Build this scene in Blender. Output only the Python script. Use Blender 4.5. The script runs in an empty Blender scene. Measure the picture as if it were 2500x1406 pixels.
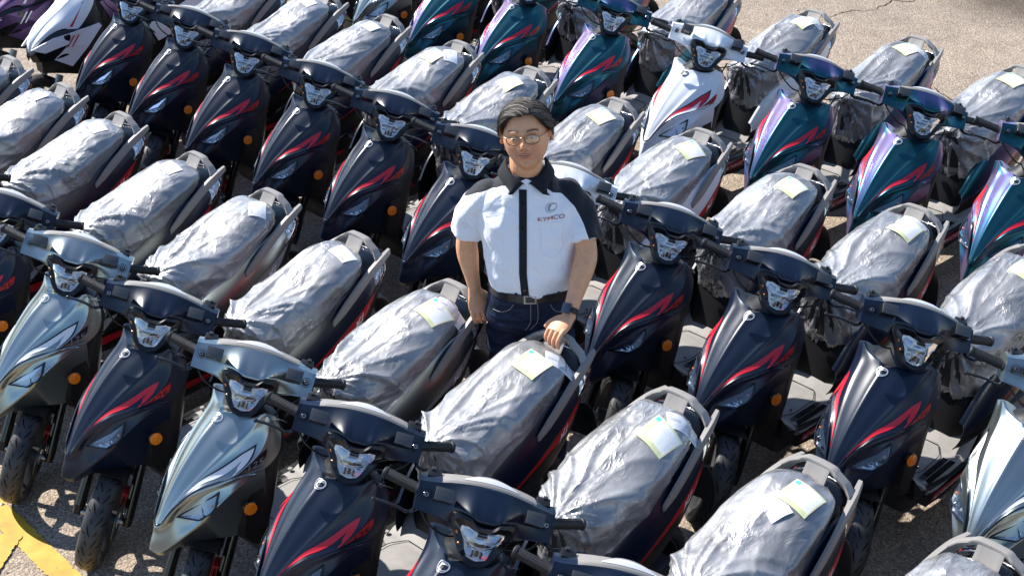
import bpy, bmesh, math, random
import numpy as np
from mathutils import Vector, Matrix
from mathutils.bvhtree import BVHTree
from math import radians as R, sin, cos, pi

random.seed(7)
SC = bpy.context.scene
COL = SC.collection

# ------------------------------------------------------------------ camera
CAM_H, PITCH, ROLL, FPX = 3.804114, 0.5069018, -0.0160076, 3687.354
cd = bpy.data.cameras.new('camera'); cam = bpy.data.objects.new('camera', cd); COL.objects.link(cam)
fw = Vector((0, cos(PITCH), -sin(PITCH))); rt = Vector((1, 0, 0)); up = Vector((0, sin(PITCH), cos(PITCH)))
r2 = cos(ROLL) * rt + sin(ROLL) * up; u2 = -sin(ROLL) * rt + cos(ROLL) * up
cam.matrix_world = Matrix(((r2.x, u2.x, -fw.x, 0), (r2.y, u2.y, -fw.y, 0), (r2.z, u2.z, -fw.z, CAM_H), (0, 0, 0, 1)))
cd.sensor_width = 36.0; cd.lens = FPX / 2500 * 36.0; cd.clip_start = 0.05; cd.clip_end = 400
cd.dof.use_dof = True; cd.dof.focus_distance = 5.75; cd.dof.aperture_fstop = 16.0
SC.camera = cam

# ------------------------------------------------------------------ sky and sun
SUN_EL, SUN_DIR = R(43), Vector((-0.79, 0.61))
w = bpy.data.worlds.new('World'); SC.world = w; w.use_nodes = True
nt = w.node_tree; bg = nt.nodes['Background']
sky = nt.nodes.new('ShaderNodeTexSky'); sky.sky_type = 'NISHITA'; sky.sun_disc = False
sky.sun_elevation = SUN_EL; sky.sun_rotation = math.atan2(SUN_DIR.x, SUN_DIR.y)
sky.air_density = 1.0; sky.dust_density = 0.15; sky.ozone_density = 3.0
nt.links.new(sky.outputs[0], bg.inputs[0]); bg.inputs[1].default_value = 0.105
sd = bpy.data.lights.new('sun', 'SUN'); sd.energy = 4.8; sd.angle = R(0.55); sd.color = (1.0, 0.955, 0.88)
sun = bpy.data.objects.new('sun', sd); COL.objects.link(sun)
sv = Vector((SUN_DIR.x, SUN_DIR.y, 0)).normalized() * cos(SUN_EL) + Vector((0, 0, sin(SUN_EL)))
sun.rotation_euler = sv.to_track_quat('Z', 'Y').to_euler()
vs = SC.view_settings; vs.view_transform = 'Standard'; vs.look = 'None'; vs.gamma = 1; vs.exposure = 1.1
vs.use_curve_mapping = False

# ------------------------------------------------------------------ object helpers
def link(o, parent=None):
    COL.objects.link(o)
    if parent is not None: o.parent = parent
    return o
def mesh_ob(name, V, F, mat, parent=None, smooth=True, angle=38, uv=None):
    me = bpy.data.meshes.new(name)
    me.from_pydata([tuple(map(float, v)) for v in V], [], [tuple(map(int, f)) for f in F])
    for m in (mat if isinstance(mat, (list, tuple)) else [mat]): me.materials.append(m)
    if uv is not None:
        l = me.uv_layers.new(name='uv'); li = np.zeros(len(me.loops), dtype=np.int32); me.loops.foreach_get('vertex_index', li)
        l.data.foreach_set('uv', np.asarray(uv, dtype=np.float32)[li].ravel())
    me.update()
    if smooth:
        me.shade_smooth()
        if angle < 180: me.set_sharp_from_angle(angle=R(angle))
    o = bpy.data.objects.new(name, me)
    return link(o, parent)
def thing(name, label, cat, loc=(0, 0, 0), rz=0.0, group=None):
    o = bpy.data.objects.new(name, None); o.empty_display_size = .1; link(o)
    o.location = loc; o.rotation_euler = (0, 0, rz); tag(o, label, cat, group); return o
def tag(o, label, cat, group=None):
    o['label'] = label; o['category'] = cat
    if group: o['group'] = group
    return o

class MB:
    """collects vertices and faces of one mesh"""
    def __init__(s): s.V = []; s.F = []
    def add(s, V, F):
        n = len(s.V); s.V += [np.asarray(v, float) for v in V]; s.F += [tuple(i + n for i in f) for f in F]; return s
    def tf(s, fn): s.V = [np.asarray(fn(v), float) for v in s.V]; return s
    def ob(s, name, mat, parent=None, **k): return mesh_ob(name, s.V, s.F, mat, parent, **k)

def cr(P, ts):
    """Catmull-Rom along axis 0 of P at float indices ts"""
    P = np.asarray(P, float); n = len(P)
    Q = np.concatenate([2 * P[:1] - P[1:2], P, 2 * P[-1:] - P[-2:-1]])
    out = []
    for t in ts:
        i = min(int(t), n - 2); f = t - i
        a, b, c, d = Q[i], Q[i + 1], Q[i + 2], Q[i + 3]
        out.append(0.5 * ((2 * b) + (-a + c) * f + (2 * a - 5 * b + 4 * c - d) * f * f + (-a + 3 * b - 3 * c + d) * f ** 3))
    return np.array(out)
def curve(pts, n): return cr(pts, np.linspace(0, len(pts) - 1, n))
def dense(G, nr, nc):
    G = np.asarray(G, float)
    A = cr(G, np.linspace(0, G.shape[0] - 1, nr))
    B = cr(A.transpose(1, 0, 2), np.linspace(0, G.shape[1] - 1, nc)).transpose(1, 0, 2)
    return B
def gridF(nr, nc, flip=False, off=0, wrap=False):
    F = []
    for i in range(nr - 1):
        for j in range(nc if wrap else nc - 1):
            a = off + i * nc + j; b = off + i * nc + (j + 1) % nc; c = b + nc; d = a + nc
            F.append((a, d, c, b) if flip else (a, b, c, d))
    return F
def gnormals(A):
    du = np.gradient(A, axis=1); dv = np.gradient(A, axis=0)
    n = np.cross(du, dv); l = np.linalg.norm(n, axis=2, keepdims=True); return n / np.maximum(l, 1e-9)
def sheet(A, th=.003, flip=False):
    """thick sheet from a dense grid"""
    nr, nc = A.shape[:2]; N = gnormals(A) * (-1 if flip else 1)
    B = A - N * th; n = nr * nc
    V = list(A.reshape(-1, 3)) + list(B.reshape(-1, 3))
    F = gridF(nr, nc, flip) + gridF(nr, nc, not flip, n)
    ring = [j for j in range(nc)] + [i * nc + nc - 1 for i in range(1, nr)] + [(nr - 1) * nc + j for j in range(nc - 2, -1, -1)] + [i * nc for i in range(nr - 2, 0, -1)]
    for k in range(len(ring)):
        a, b = ring[k], ring[(k + 1) % len(ring)]
        F.append((b, a, a + n, b + n) if not flip else (a, b, b + n, a + n))
    return V, F
def frames(P):
    P = np.asarray(P, float); T = np.gradient(P, axis=0); T /= np.maximum(np.linalg.norm(T, axis=1, keepdims=True), 1e-9)
    u = np.cross(T[0], [0, 0, 1.]);
    if np.linalg.norm(u) < 1e-3: u = np.cross(T[0], [1., 0, 0])
    u /= np.linalg.norm(u); U = []; W = []
    for t in T:
        u = u - t * (u @ t); u /= np.linalg.norm(u); U.append(u); W.append(np.cross(t, u))
    return np.array(U), np.array(W)
def tube(P, r, n=8, caps=True, sq=None):
    """r: scalar, list, or list of (ru, rw)"""
    P = np.asarray(P, float); U, W = frames(P); V = []; m = len(P)
    if np.isscalar(r): r = [r] * m
    for i in range(m):
        ru, rw = (r[i], r[i]) if np.isscalar(r[i]) else r[i]
        for k in range(n):
            a = 2 * pi * (k + .5) / n; c, s_ = cos(a), sin(a)
            if sq: c = math.copysign(abs(c) ** sq, c); s_ = math.copysign(abs(s_) ** sq, s_)
            V.append(P[i] + U[i] * c * ru + W[i] * s_ * rw)
    F = gridF(m, n, wrap=True)
    if caps: F += [tuple(range(n - 1, -1, -1)), tuple((m - 1) * n + k for k in range(n))]
    return V, F
def loft(secs, caps=True, closed=True):
    n = len(secs[0]); V = [v for s in secs for v in s]; F = gridF(len(secs), n, wrap=closed)
    if caps: F += [tuple(range(n - 1, -1, -1)), tuple((len(secs) - 1) * n + k for k in range(n))]
    return V, F
def box(c, s, rot=None, bev=0.0):
    bm = bmesh.new(); bmesh.ops.create_cube(bm, size=1)
    for v in bm.verts: v.co = Vector((v.co.x * s[0], v.co.y * s[1], v.co.z * s[2]))
    if bev: bmesh.ops.bevel(bm, geom=bm.edges[:], offset=bev, segments=2, affect='EDGES', profile=.6)
    M = rot if rot is not None else Matrix.Identity(3)
    V = [np.array(M @ v.co) + np.array(c) for v in bm.verts]; F = [tuple(v.index for v in f.verts) for f in bm.faces]
    bm.free(); return V, F
def cyl(c, ax, r, h, n=20, r2=None, bev=0):
    ax = np.asarray(ax, float); ax /= np.linalg.norm(ax); r2 = r if r2 is None else r2
    P = [np.array(c) - ax * h / 2, np.array(c) + ax * h / 2]; rr = [r, r2]
    if bev: P = [P[0], P[0] + ax * bev, P[1] - ax * bev, P[1]]; rr = [r - bev, r, r2, r2 - bev]
    return tube(np.array(P), rr, n)
def revolve(prof, c, ax, n=32):
    """prof: (radius, offset along axis) closed ring profile"""
    ax = np.asarray(ax, float); ax /= np.linalg.norm(ax)
    u = np.cross(ax, [0, 0, 1.]) if abs(ax[2]) < .9 else np.cross(ax, [1., 0, 0]); u /= np.linalg.norm(u); w_ = np.cross(ax, u)
    V = [np.array(c) + ax * o + (u * cos(2 * pi * k / n) + w_ * sin(2 * pi * k / n)) * r for k in range(n) for r, o in prof]
    m = len(prof); F = []
    for k in range(n):
        for j in range(m):
            a = k * m + j; b = k * m + (j + 1) % m; c2 = ((k + 1) % n) * m + (j + 1) % m; d = ((k + 1) % n) * m + j
            F.append((a, b, c2, d))
    return V, F
def plate(poly, fn, th, n_in=0):
    """extrude a 2-D outline; fn(a,b,depth)->xyz"""
    m = len(poly); V = [fn(a, b, 0) for a, b in poly] + [fn(a, b, -th) for a, b in poly]
    F = [tuple(range(m)), tuple(range(2 * m - 1, m - 1, -1))]
    F += [(k, k + m, (k + 1) % m + m, (k + 1) % m) for k in range(m)]
    return V, F
def ring_plate(out, inn, fn, th, z0=0, z1=0):
    m = len(out); V = [fn(a, b, z0) for a, b in out] + [fn(a, b, z1) for a, b in inn] + [fn(a, b, z1 - th) for a, b in inn] + [fn(a, b, z0 - th) for a, b in out]
    F = []
    for k in range(m):
        k2 = (k + 1) % m
        for q in range(4):
            q2 = (q + 1) % 4; F.append((q * m + k, q2 * m + k, q2 * m + k2, q * m + k2))
    return V, F
def resample(poly, n):
    P = np.array(poly + [poly[0]], float); d = np.r_[0, np.cumsum(np.linalg.norm(np.diff(P, axis=0), axis=1))]
    t = np.linspace(0, d[-1], n, endpoint=False); return list(zip(np.interp(t, d, P[:, 0]), np.interp(t, d, P[:, 1])))
def text_mesh(s, size=1.0, shear=0.0):
    cu = bpy.data.curves.new('t', 'FONT'); cu.body = s; cu.size = 1.0; cu.shear = shear; cu.align_x = 'CENTER'; cu.align_y = 'CENTER'; cu.offset = 0.0
    o = bpy.data.objects.new('t', cu); COL.objects.link(o)
    bpy.context.view_layer.update()
    me = o.evaluated_get(bpy.context.evaluated_depsgraph_get()).to_mesh()
    bm = bmesh.new(); bm.from_mesh(me); bmesh.ops.triangulate(bm, faces=bm.faces[:]); V = [np.array(v.co) * size for v in bm.verts]; F = [tuple(v.index for v in f.verts) for f in bm.faces]; bm.free()
    bpy.data.objects.remove(o); return V, F
# ------------------------------------------------------------------ materials
def newmat(name):
    m = bpy.data.materials.new(name); m.use_nodes = True; nt = m.node_tree; b = nt.nodes['Principled BSDF']; return m, nt, b
def N(nt, t, **k):
    n = nt.nodes.new(t)
    for a, v in k.items():
        if a in n.inputs.keys() if isinstance(a, str) else False: n.inputs[a].default_value = v
        else: setattr(n, a, v)
    return n
def setin(n, **k):
    for a, v in k.items(): n.inputs[a.replace('_', ' ')].default_value = v
    return n
def coords(nt, kind='Object'):
    return nt.nodes.new('ShaderNodeTexCoord').outputs[kind]
def noise(nt, vec, scale, detail=3, rough=.55, dist=0):
    n = nt.nodes.new('ShaderNodeTexNoise'); nt.links.new(vec, n.inputs['Vector'])
    n.inputs['Scale'].default_value = scale; n.inputs['Detail'].default_value = detail; n.inputs['Roughness'].default_value = rough; n.inputs['Distortion'].default_value = dist
    return n
def ramp(nt, fac, stops):
    r = nt.nodes.new('ShaderNodeValToRGB'); nt.links.new(fac, r.inputs[0]); e = r.color_ramp.elements
    while len(e) < len(stops): e.new(.5)
    for i, (p, c) in enumerate(stops): e[i].position = p; e[i].color = (*c, 1) if len(c) == 3 else c
    return r
def bump(nt, h, strength, dist, b, prev=None):
    n = nt.nodes.new('ShaderNodeBump'); n.inputs['Strength'].default_value = strength; n.inputs['Distance'].default_value = dist
    nt.links.new(h, n.inputs['Height'])
    if prev: nt.links.new(prev.outputs[0], n.inputs['Normal'])
    if b is not None: nt.links.new(n.outputs[0], b.inputs['Normal'])
    return n
def plain(name, col, rough=.5, metal=0., spec=.5, coat=0., coatr=.1, bumpsc=0, bumpst=.1, var=0.0, **k):
    m, nt, b = newmat(name)
    b.inputs['Base Color'].default_value = (*col, 1); b.inputs['Roughness'].default_value = rough
    b.inputs['Metallic'].default_value = metal; b.inputs['Specular IOR Level'].default_value = spec
    b.inputs['Coat Weight'].default_value = coat; b.inputs['Coat Roughness'].default_value = coatr
    co = coords(nt)
    if bumpsc:
        n = noise(nt, co, bumpsc, 2); bump(nt, n.outputs[0], bumpst, .001, b)
    if var:
        n2 = noise(nt, co, 14, 4); r = ramp(nt, n2.outputs[0], [(.35, tuple(c * (1 - var) for c in col)), (.65, tuple(min(1, c * (1 + var)) for c in col))])
        nt.links.new(r.outputs[0], b.inputs['Base Color'])
        rr = nt.nodes.new('ShaderNodeMapRange'); nt.links.new(n2.outputs[0], rr.inputs[0]); rr.inputs[3].default_value = max(0, rough - .06); rr.inputs[4].default_value = rough + .08
        nt.links.new(rr.outputs[0], b.inputs['Roughness'])
    for a, v in k.items(): b.inputs[a.replace('_', ' ')].default_value = v
    return m
def dusty(m, amt=.05, sc=900):
    """faint dust specks and smears so that surfaces are not spotless"""
    nt = m.node_tree; b = nt.nodes['Principled BSDF']; co = coords(nt)
    n = noise(nt, co, 9, 5, .6, .4); r = ramp(nt, n.outputs[0], [(.45, (0, 0, 0)), (.8, (amt,) * 3)])
    src = b.inputs['Base Color'].links[0].from_socket if b.inputs['Base Color'].links else None
    mx = nt.nodes.new('ShaderNodeMix'); mx.data_type = 'RGBA'; nt.links.new(r.outputs[0], mx.inputs[0])
    if src: nt.links.new(src, mx.inputs[6])
    else: mx.inputs[6].default_value = b.inputs['Base Color'].default_value
    mx.inputs[7].default_value = (.42, .38, .33, 1); nt.links.new(mx.outputs[2], b.inputs['Base Color']); return m

M = {}
M['black'] = plain('paint_matte_black', (.002, .007, .022), .33, metal=.0, spec=.5)
M['silver'] = dusty(plain('paint_satin_silver', (.33, .375, .375), .29, metal=.95, coat=.15, coatr=.25), .03)
M['white'] = plain('paint_pearl_white', (.72, .74, .78), .3, spec=.5, coat=.4, coatr=.15)
def pearl():
    m, nt, b = newmat('paint_violet_teal_pearl')
    lw = nt.nodes.new('ShaderNodeLayerWeight'); lw.inputs[0].default_value = .5
    r = ramp(nt, lw.outputs['Facing'], [(.20, (.006, .085, .105)), (.33, (.010, .07, .14)), (.45, (.09, .075, .20)), (.62, (.33, .26, .41))])
    nt.links.new(r.outputs[0], b.inputs['Base Color']); b.inputs['Metallic'].default_value = .85; b.inputs['Roughness'].default_value = .31
    b.inputs['Coat Weight'].default_value = .35; b.inputs['Coat Roughness'].default_value = .3; b.inputs['Coat Tint'].default_value = (.9, .82, 1, 1)
    return m
M['violet'] = pearl()
M['purple'] = plain('paint_deep_purple', (.07, .03, .11), .33, metal=.5, coat=.3, coatr=.25)
M['plastic'] = plain('plastic_black', (.007, .007, .008), .42, spec=.4, bumpsc=600, bumpst=.05)
M['gloss'] = plain('plastic_gloss_black', (.006, .006, .007), .12, spec=.5)
M['rail'] = plain('plastic_grained_grey', (.25, .232, .215), .44, spec=.5, bumpsc=900, bumpst=.25)
M['trim'] = plain('plastic_dark_grey', (.032, .032, .034), .42, spec=.45, bumpsc=700, bumpst=.1)
M['mat'] = plain('rubber_floor_grey', (.25, .235, .22), .6, spec=.35, bumpsc=800, bumpst=.2, var=.12)
M['cap'] = plain('plastic_cap_sunlit', (.05, .05, .052), .30, spec=.8, bumpsc=700, bumpst=.15)  # black plastic coloured lighter so the reservoir top looks sunlit
M['trim2'] = plain('embossed_black', (.05, .05, .052), .4)
M['rubber'] = plain('rubber_black', (.014, .014, .015), .55, spec=.4, bumpsc=500, bumpst=.15)
M['tyre'] = dusty(plain('tyre_rubber', (.02, .02, .022), .5, spec=.45, bumpsc=300, bumpst=.15), .12)
M['groove'] = plain('tyre_groove', (.004, .004, .004), .9, spec=.1)
M['seat'] = plain('seat_vinyl_black', (.014, .014, .016), .5, bumpsc=500, bumpst=.25)
M['metal'] = plain('steel_dark', (.10, .10, .105), .35, metal=1)
M['chrome'] = plain('reflector_chrome', (.85, .85, .86), .09, metal=1)
M['alu'] = plain('cast_aluminium', (.35, .35, .36), .4, metal=1, bumpsc=300, bumpst=.2)
M['redpaint'] = plain('caliper_red', (.45, .015, .02), .35, coat=.3)
M['red'] = plain('decal_red', (.60, .010, .028), .38, coat=.15)
M['deepred'] = plain('decal_deep_red', (.42, .006, .012), .38, coat=.15)
M['dblack'] = plain('decal_black', (.006, .007, .012), .35)
M['dwhite'] = plain('decal_white', (.78, .78, .80), .4)
M['dgrey'] = plain('decal_grey', (.23, .22, .25), .4)
M['emblem'] = plain('emblem_silver', (.78, .78, .78), .28, metal=.6)
def lens(name, tint, alpha=.25, rough=.04):
    m, nt, b = newmat(name); nt.nodes.remove(b); out = nt.nodes['Material Output']
    tr = nt.nodes.new('ShaderNodeBsdfTransparent'); tr.inputs[0].default_value = (*tint, 1)
    gl = nt.nodes.new('ShaderNodeBsdfGlossy'); gl.inputs[1].default_value = rough; gl.inputs[0].default_value = (1, 1, 1, 1)
    fr = nt.nodes.new('ShaderNodeFresnel'); fr.inputs[0].default_value = 1.5
    ad = nt.nodes.new('ShaderNodeMath'); ad.operation = 'ADD'; nt.links.new(fr.outputs[0], ad.inputs[0]); ad.inputs[1].default_value = alpha * .2
    mx = nt.nodes.new('ShaderNodeMixShader'); nt.links.new(ad.outputs[0], mx.inputs[0]); nt.links.new(tr.outputs[0], mx.inputs[1]); nt.links.new(gl.outputs[0], mx.inputs[2])
    nt.links.new(mx.outputs[0], out.inputs[0]); return m
M['lens'] = lens('clear_lens', (.93, .95, .97), .25)
M['visor'] = lens('gauge_visor', (.75, .78, .8), .5, .08)
M['eyeglass'] = lens('spectacle_lens', (.93, .90, .86), .1, .03)
def optic():
    """faceted reflector behind the clear lens"""
    m, nt, b = newmat('lamp_facets'); co = coords(nt)
    v = nt.nodes.new('ShaderNodeTexVoronoi'); v.inputs['Scale'].default_value = 55; nt.links.new(co, v.inputs['Vector'])
    b.inputs['Metallic'].default_value = .55; b.inputs['Roughness'].default_value = .14
    r = ramp(nt, v.outputs['Color'], [(.10, (.12, .13, .15)), (.30, (.75, .78, .82)), (.8, (.95, .95, .95))])
    nt.links.new(r.outputs[0], b.inputs['Base Color']); bump(nt, v.outputs['Distance'], .7, .006, b); return m
M['optic'] = optic()
M['bowl'] = plain('lamp_bowl_bright', (.86, .87, .90), .2, metal=.1, spec=.6, coat=.3, coatr=.05)
M['gaugeface'] = plain('gauge_visor_grey', (.55, .55, .55), .12, spec=.6, coat=1, coatr=.03)
def amber():
    m, nt, b = newmat('amber_reflector'); co = coords(nt)
    ch = nt.nodes.new('ShaderNodeTexVoronoi'); ch.inputs['Scale'].default_value = 260; nt.links.new(co, ch.inputs['Vector'])
    b.inputs['Base Color'].default_value = (.75, .19, .008, 1); b.inputs['Roughness'].default_value = .16
    b.inputs['Coat Weight'].default_value = 1; b.inputs['Coat Roughness'].default_value = .05
    bump(nt, ch.outputs['Distance'], .5, .002, b); return m
M['amber'] = amber()
M['taillens'] = plain('tail_lens_red', (.45, .01, .015), .12, coat=1, coatr=.04)

def film_mat():
    m, nt, b = newmat('crumpled_clear_film'); out = nt.nodes['Material Output']; nt.nodes.remove(b)
    uvn = nt.nodes.new('ShaderNodeTexCoord'); co = uvn.outputs['Object']
    obi = nt.nodes.new('ShaderNodeObjectInfo')
    va = nt.nodes.new('ShaderNodeVectorMath'); va.operation = 'MULTIPLY_ADD'; nt.links.new(obi.outputs['Random'], va.inputs[0])
    va.inputs[1].default_value = (7, 3, 5); nt.links.new(co, va.inputs[2]); pos = va.outputs[0]
    n0 = noise(nt, pos, 5.0, 3, .5)
    sc = nt.nodes.new('ShaderNodeVectorMath'); sc.operation = 'SCALE'; nt.links.new(n0.outputs['Color'], sc.inputs[0]); sc.inputs['Scale'].default_value = .18
    ad = nt.nodes.new('ShaderNodeVectorMath'); ad.operation = 'ADD'; nt.links.new(pos, ad.inputs[0]); nt.links.new(sc.outputs[0], ad.inputs[1])
    mp = nt.nodes.new('ShaderNodeMapping'); mp.inputs['Scale'].default_value = (.55, 1.15, 1.15); nt.links.new(ad.outputs[0], mp.inputs[0])
    def ridge(scale, detail):
        v = noise(nt, mp.outputs[0], scale, detail, .5, .6); v.noise_type = 'RIDGED_MULTIFRACTAL'
        v.inputs['Lacunarity'].default_value = 2.1; v.inputs['Offset'].default_value = .9; v.inputs['Gain'].default_value = 2.0; return v
    a = ridge(6.5, 4); c = ridge(34, 3)
    s1 = nt.nodes.new('ShaderNodeMath'); s1.operation = 'MULTIPLY'; s1.inputs[1].default_value = .36; nt.links.new(c.outputs[0], s1.inputs[0])
    s3 = nt.nodes.new('ShaderNodeMath'); s3.operation = 'ADD'; nt.links.new(a.outputs[0], s3.inputs[0]); nt.links.new(s1.outputs[0], s3.inputs[1])
    nm = noise(nt, pos, 7, 2, .5); mk = nt.nodes.new('ShaderNodeMapRange'); nt.links.new(nm.outputs[0], mk.inputs[0]); mk.inputs[1].default_value = .42; mk.inputs[2].default_value = .62; mk.inputs[3].default_value = .22; mk.inputs[4].default_value = 1
    s4 = nt.nodes.new('ShaderNodeMath'); s4.operation = 'MULTIPLY'; nt.links.new(s3.outputs[0], s4.inputs[0]); nt.links.new(mk.outputs[0], s4.inputs[1])
    bp = bump(nt, s4.outputs[0], .7, .0052, None)
    d = nt.nodes.new('ShaderNodeBsdfDiffuse'); d.inputs[0].default_value = (.80, .80, .82, 1); nt.links.new(bp.outputs[0], d.inputs['Normal'])
    tl = nt.nodes.new('ShaderNodeBsdfTranslucent'); tl.inputs[0].default_value = (.75, .76, .8, 1); nt.links.new(bp.outputs[0], tl.inputs['Normal'])
    m1 = nt.nodes.new('ShaderNodeMixShader'); m1.inputs[0].default_value = .25; nt.links.new(d.outputs[0], m1.inputs[1]); nt.links.new(tl.outputs[0], m1.inputs[2])
    tr = nt.nodes.new('ShaderNodeBsdfTransparent'); tr.inputs[0].default_value = (.93, .94, .96, 1)
    # haze of the film varies where layers stick to the seat or stand off it
    al = nt.nodes.new('ShaderNodeMapRange'); nz = noise(nt, mp.outputs[0], 6, 3, .5); nt.links.new(nz.outputs[0], al.inputs[0])
    al.inputs[1].default_value = .35; al.inputs[2].default_value = .65; al.inputs[3].default_value = FILM_A; al.inputs[4].default_value = FILM_B
    m2 = nt.nodes.new('ShaderNodeMixShader'); nt.links.new(al.outputs[0], m2.inputs[0]); nt.links.new(tr.outputs[0], m2.inputs[1]); nt.links.new(m1.outputs[0], m2.inputs[2])
    gl = nt.nodes.new('ShaderNodeBsdfGlossy'); gl.inputs[1].default_value = .14; gl.inputs[0].default_value = (1, 1, 1, 1); nt.links.new(bp.outputs[0], gl.inputs['Normal'])
    fr = nt.nodes.new('ShaderNodeFresnel'); fr.inputs[0].default_value = 1.55; nt.links.new(bp.outputs[0], fr.inputs['Normal'])
    fm = nt.nodes.new('ShaderNodeMath'); fm.operation = 'MULTIPLY_ADD'; nt.links.new(fr.outputs[0], fm.inputs[0]); fm.inputs[1].default_value = 1.05; fm.inputs[2].default_value = .0; fm.use_clamp = True
    g2 = nt.nodes.new('ShaderNodeBsdfGlossy'); g2.inputs[1].default_value = .5; g2.inputs[0].default_value = (.95, .95, .97, 1); nt.links.new(bp.outputs[0], g2.inputs['Normal'])
    mb = nt.nodes.new('ShaderNodeMixShader'); mb.inputs[0].default_value = .135; nt.links.new(m2.outputs[0], mb.inputs[1]); nt.links.new(g2.outputs[0], mb.inputs[2])
    m3 = nt.nodes.new('ShaderNodeMixShader'); nt.links.new(fm.outputs[0], m3.inputs[0]); nt.links.new(mb.outputs[0], m3.inputs[1]); nt.links.new(gl.outputs[0], m3.inputs[2])
    nt.links.new(m3.outputs[0], out.inputs[0]); return m
FILM_A, FILM_B = .12, .36
M['film'] = film_mat()

def paper(kind):
    m, nt, b = newmat('printed_card_' + kind); uv = coords(nt, 'UV')
    sp = nt.nodes.new('ShaderNodeSeparateXYZ'); nt.links.new(uv, sp.inputs[0])
    def rng(sock, lo, hi):
        a = nt.nodes.new('ShaderNodeMath'); a.operation = 'GREATER_THAN'; nt.links.new(sock, a.inputs[0]); a.inputs[1].default_value = lo
        c = nt.nodes.new('ShaderNodeMath'); c.operation = 'LESS_THAN'; nt.links.new(sock, c.inputs[0]); c.inputs[1].default_value = hi
        d = nt.nodes.new('ShaderNodeMath'); d.operation = 'MULTIPLY'; nt.links.new(a.outputs[0], d.inputs[0]); nt.links.new(c.outputs[0], d.inputs[1]); return d.outputs[0]
    def mul(a, c):
        d = nt.nodes.new('ShaderNodeMath'); d.operation = 'MULTIPLY'; nt.links.new(a, d.inputs[0]); nt.links.new(c, d.inputs[1]); return d.outputs[0]
    def over(base, mask, col):
        x = nt.nodes.new('ShaderNodeMix'); x.data_type = 'RGBA'; nt.links.new(mask, x.inputs[0])
        if isinstance(base, tuple): x.inputs[6].default_value = (*base, 1)
        else: nt.links.new(base, x.inputs[6])
        if isinstance(col, tuple): x.inputs[7].default_value = (*col, 1)
        else: nt.links.new(col, x.inputs[7])
        return x.outputs[2]
    X, Y = sp.outputs[0], sp.outputs[1]
    mp = nt.nodes.new('ShaderNodeMapping'); mp.inputs['Scale'].default_value = (60, 26, 1); nt.links.new(uv, mp.inputs[0])
    tx = noise(nt, mp.outputs[0], 1, 1, .5); txm = nt.nodes.new('ShaderNodeMath'); txm.operation = 'GREATER_THAN'; nt.links.new(tx.outputs[0], txm.inputs[0]); txm.inputs[1].default_value = .6
    ln = nt.nodes.new('ShaderNodeMath'); ln.operation = 'PINGPONG'; nt.links.new(Y, ln.inputs[0]); ln.inputs[1].default_value = .045
    lnm = nt.nodes.new('ShaderNodeMath'); lnm.operation = 'GREATER_THAN'; nt.links.new(ln.outputs[0], lnm.inputs[0]); lnm.inputs[1].default_value = .03
    lines = mul(txm.outputs[0], lnm.outputs[0])
    if kind == 'certificate':
        g = ramp(nt, Y, [(0, (.52, .58, .34)), (.35, (.62, .52, .34)), (1, (.54, .60, .36))])
        c = g.outputs[0]
        c = over(c, mul(rng(X, .04, .20), mul(rng(Y, .25, .8), txm.outputs[0])), (.75, .25, .15))
        c = over(c, mul(rng(X, .05, .22), rng(Y, .80, .95)), (.08, .42, .45))
        c = over(c, mul(rng(Y, .05, .13), mul(rng(X, .2, .9), txm.outputs[0])), (.45, .5, .2))
        c = over(c, mul(rng(X, .24, .96), rng(Y, .17, .93)), (.66, .68, .70))
        c = over(c, mul(mul(rng(X, .32, .9), rng(Y, .26, .84)), lines), (.35, .4, .45))
    else:
        c = (.68, .68, .71)
        c = over(c, mul(mul(rng(X, .06, .94), rng(Y, .1, .62)), lines), (.25, .26, .32))
        bar = nt.nodes.new('ShaderNodeMath'); bar.operation = 'PINGPONG'; nt.links.new(X, bar.inputs[0]); bar.inputs[1].default_value = .017
        bm_ = nt.nodes.new('ShaderNodeMath'); bm_.operation = 'GREATER_THAN'; nt.links.new(bar.outputs[0], bm_.inputs[0]); bm_.inputs[1].default_value = .009
        c = over(c, mul(mul(rng(X, .1, .45), rng(Y, .42, .58)), bm_.outputs[0]), (.2, .22, .3))
        c = over(c, mul(mul(rng(X, .5, .9), rng(Y, .12, .26)), bm_.outputs[0]), (.25, .22, .35))
    nt.links.new(c, b.inputs['Base Color']); b.inputs['Roughness'].default_value = .35; b.inputs['Coat Weight'].default_value = .2; b.inputs['Coat Roughness'].default_value = .2
    n = noise(nt, coords(nt), 30, 3); bump(nt, n.outputs[0], .3, .004, b)
    return m
M['cert'] = paper('certificate'); M['slip'] = paper('delivery_slip')
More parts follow.
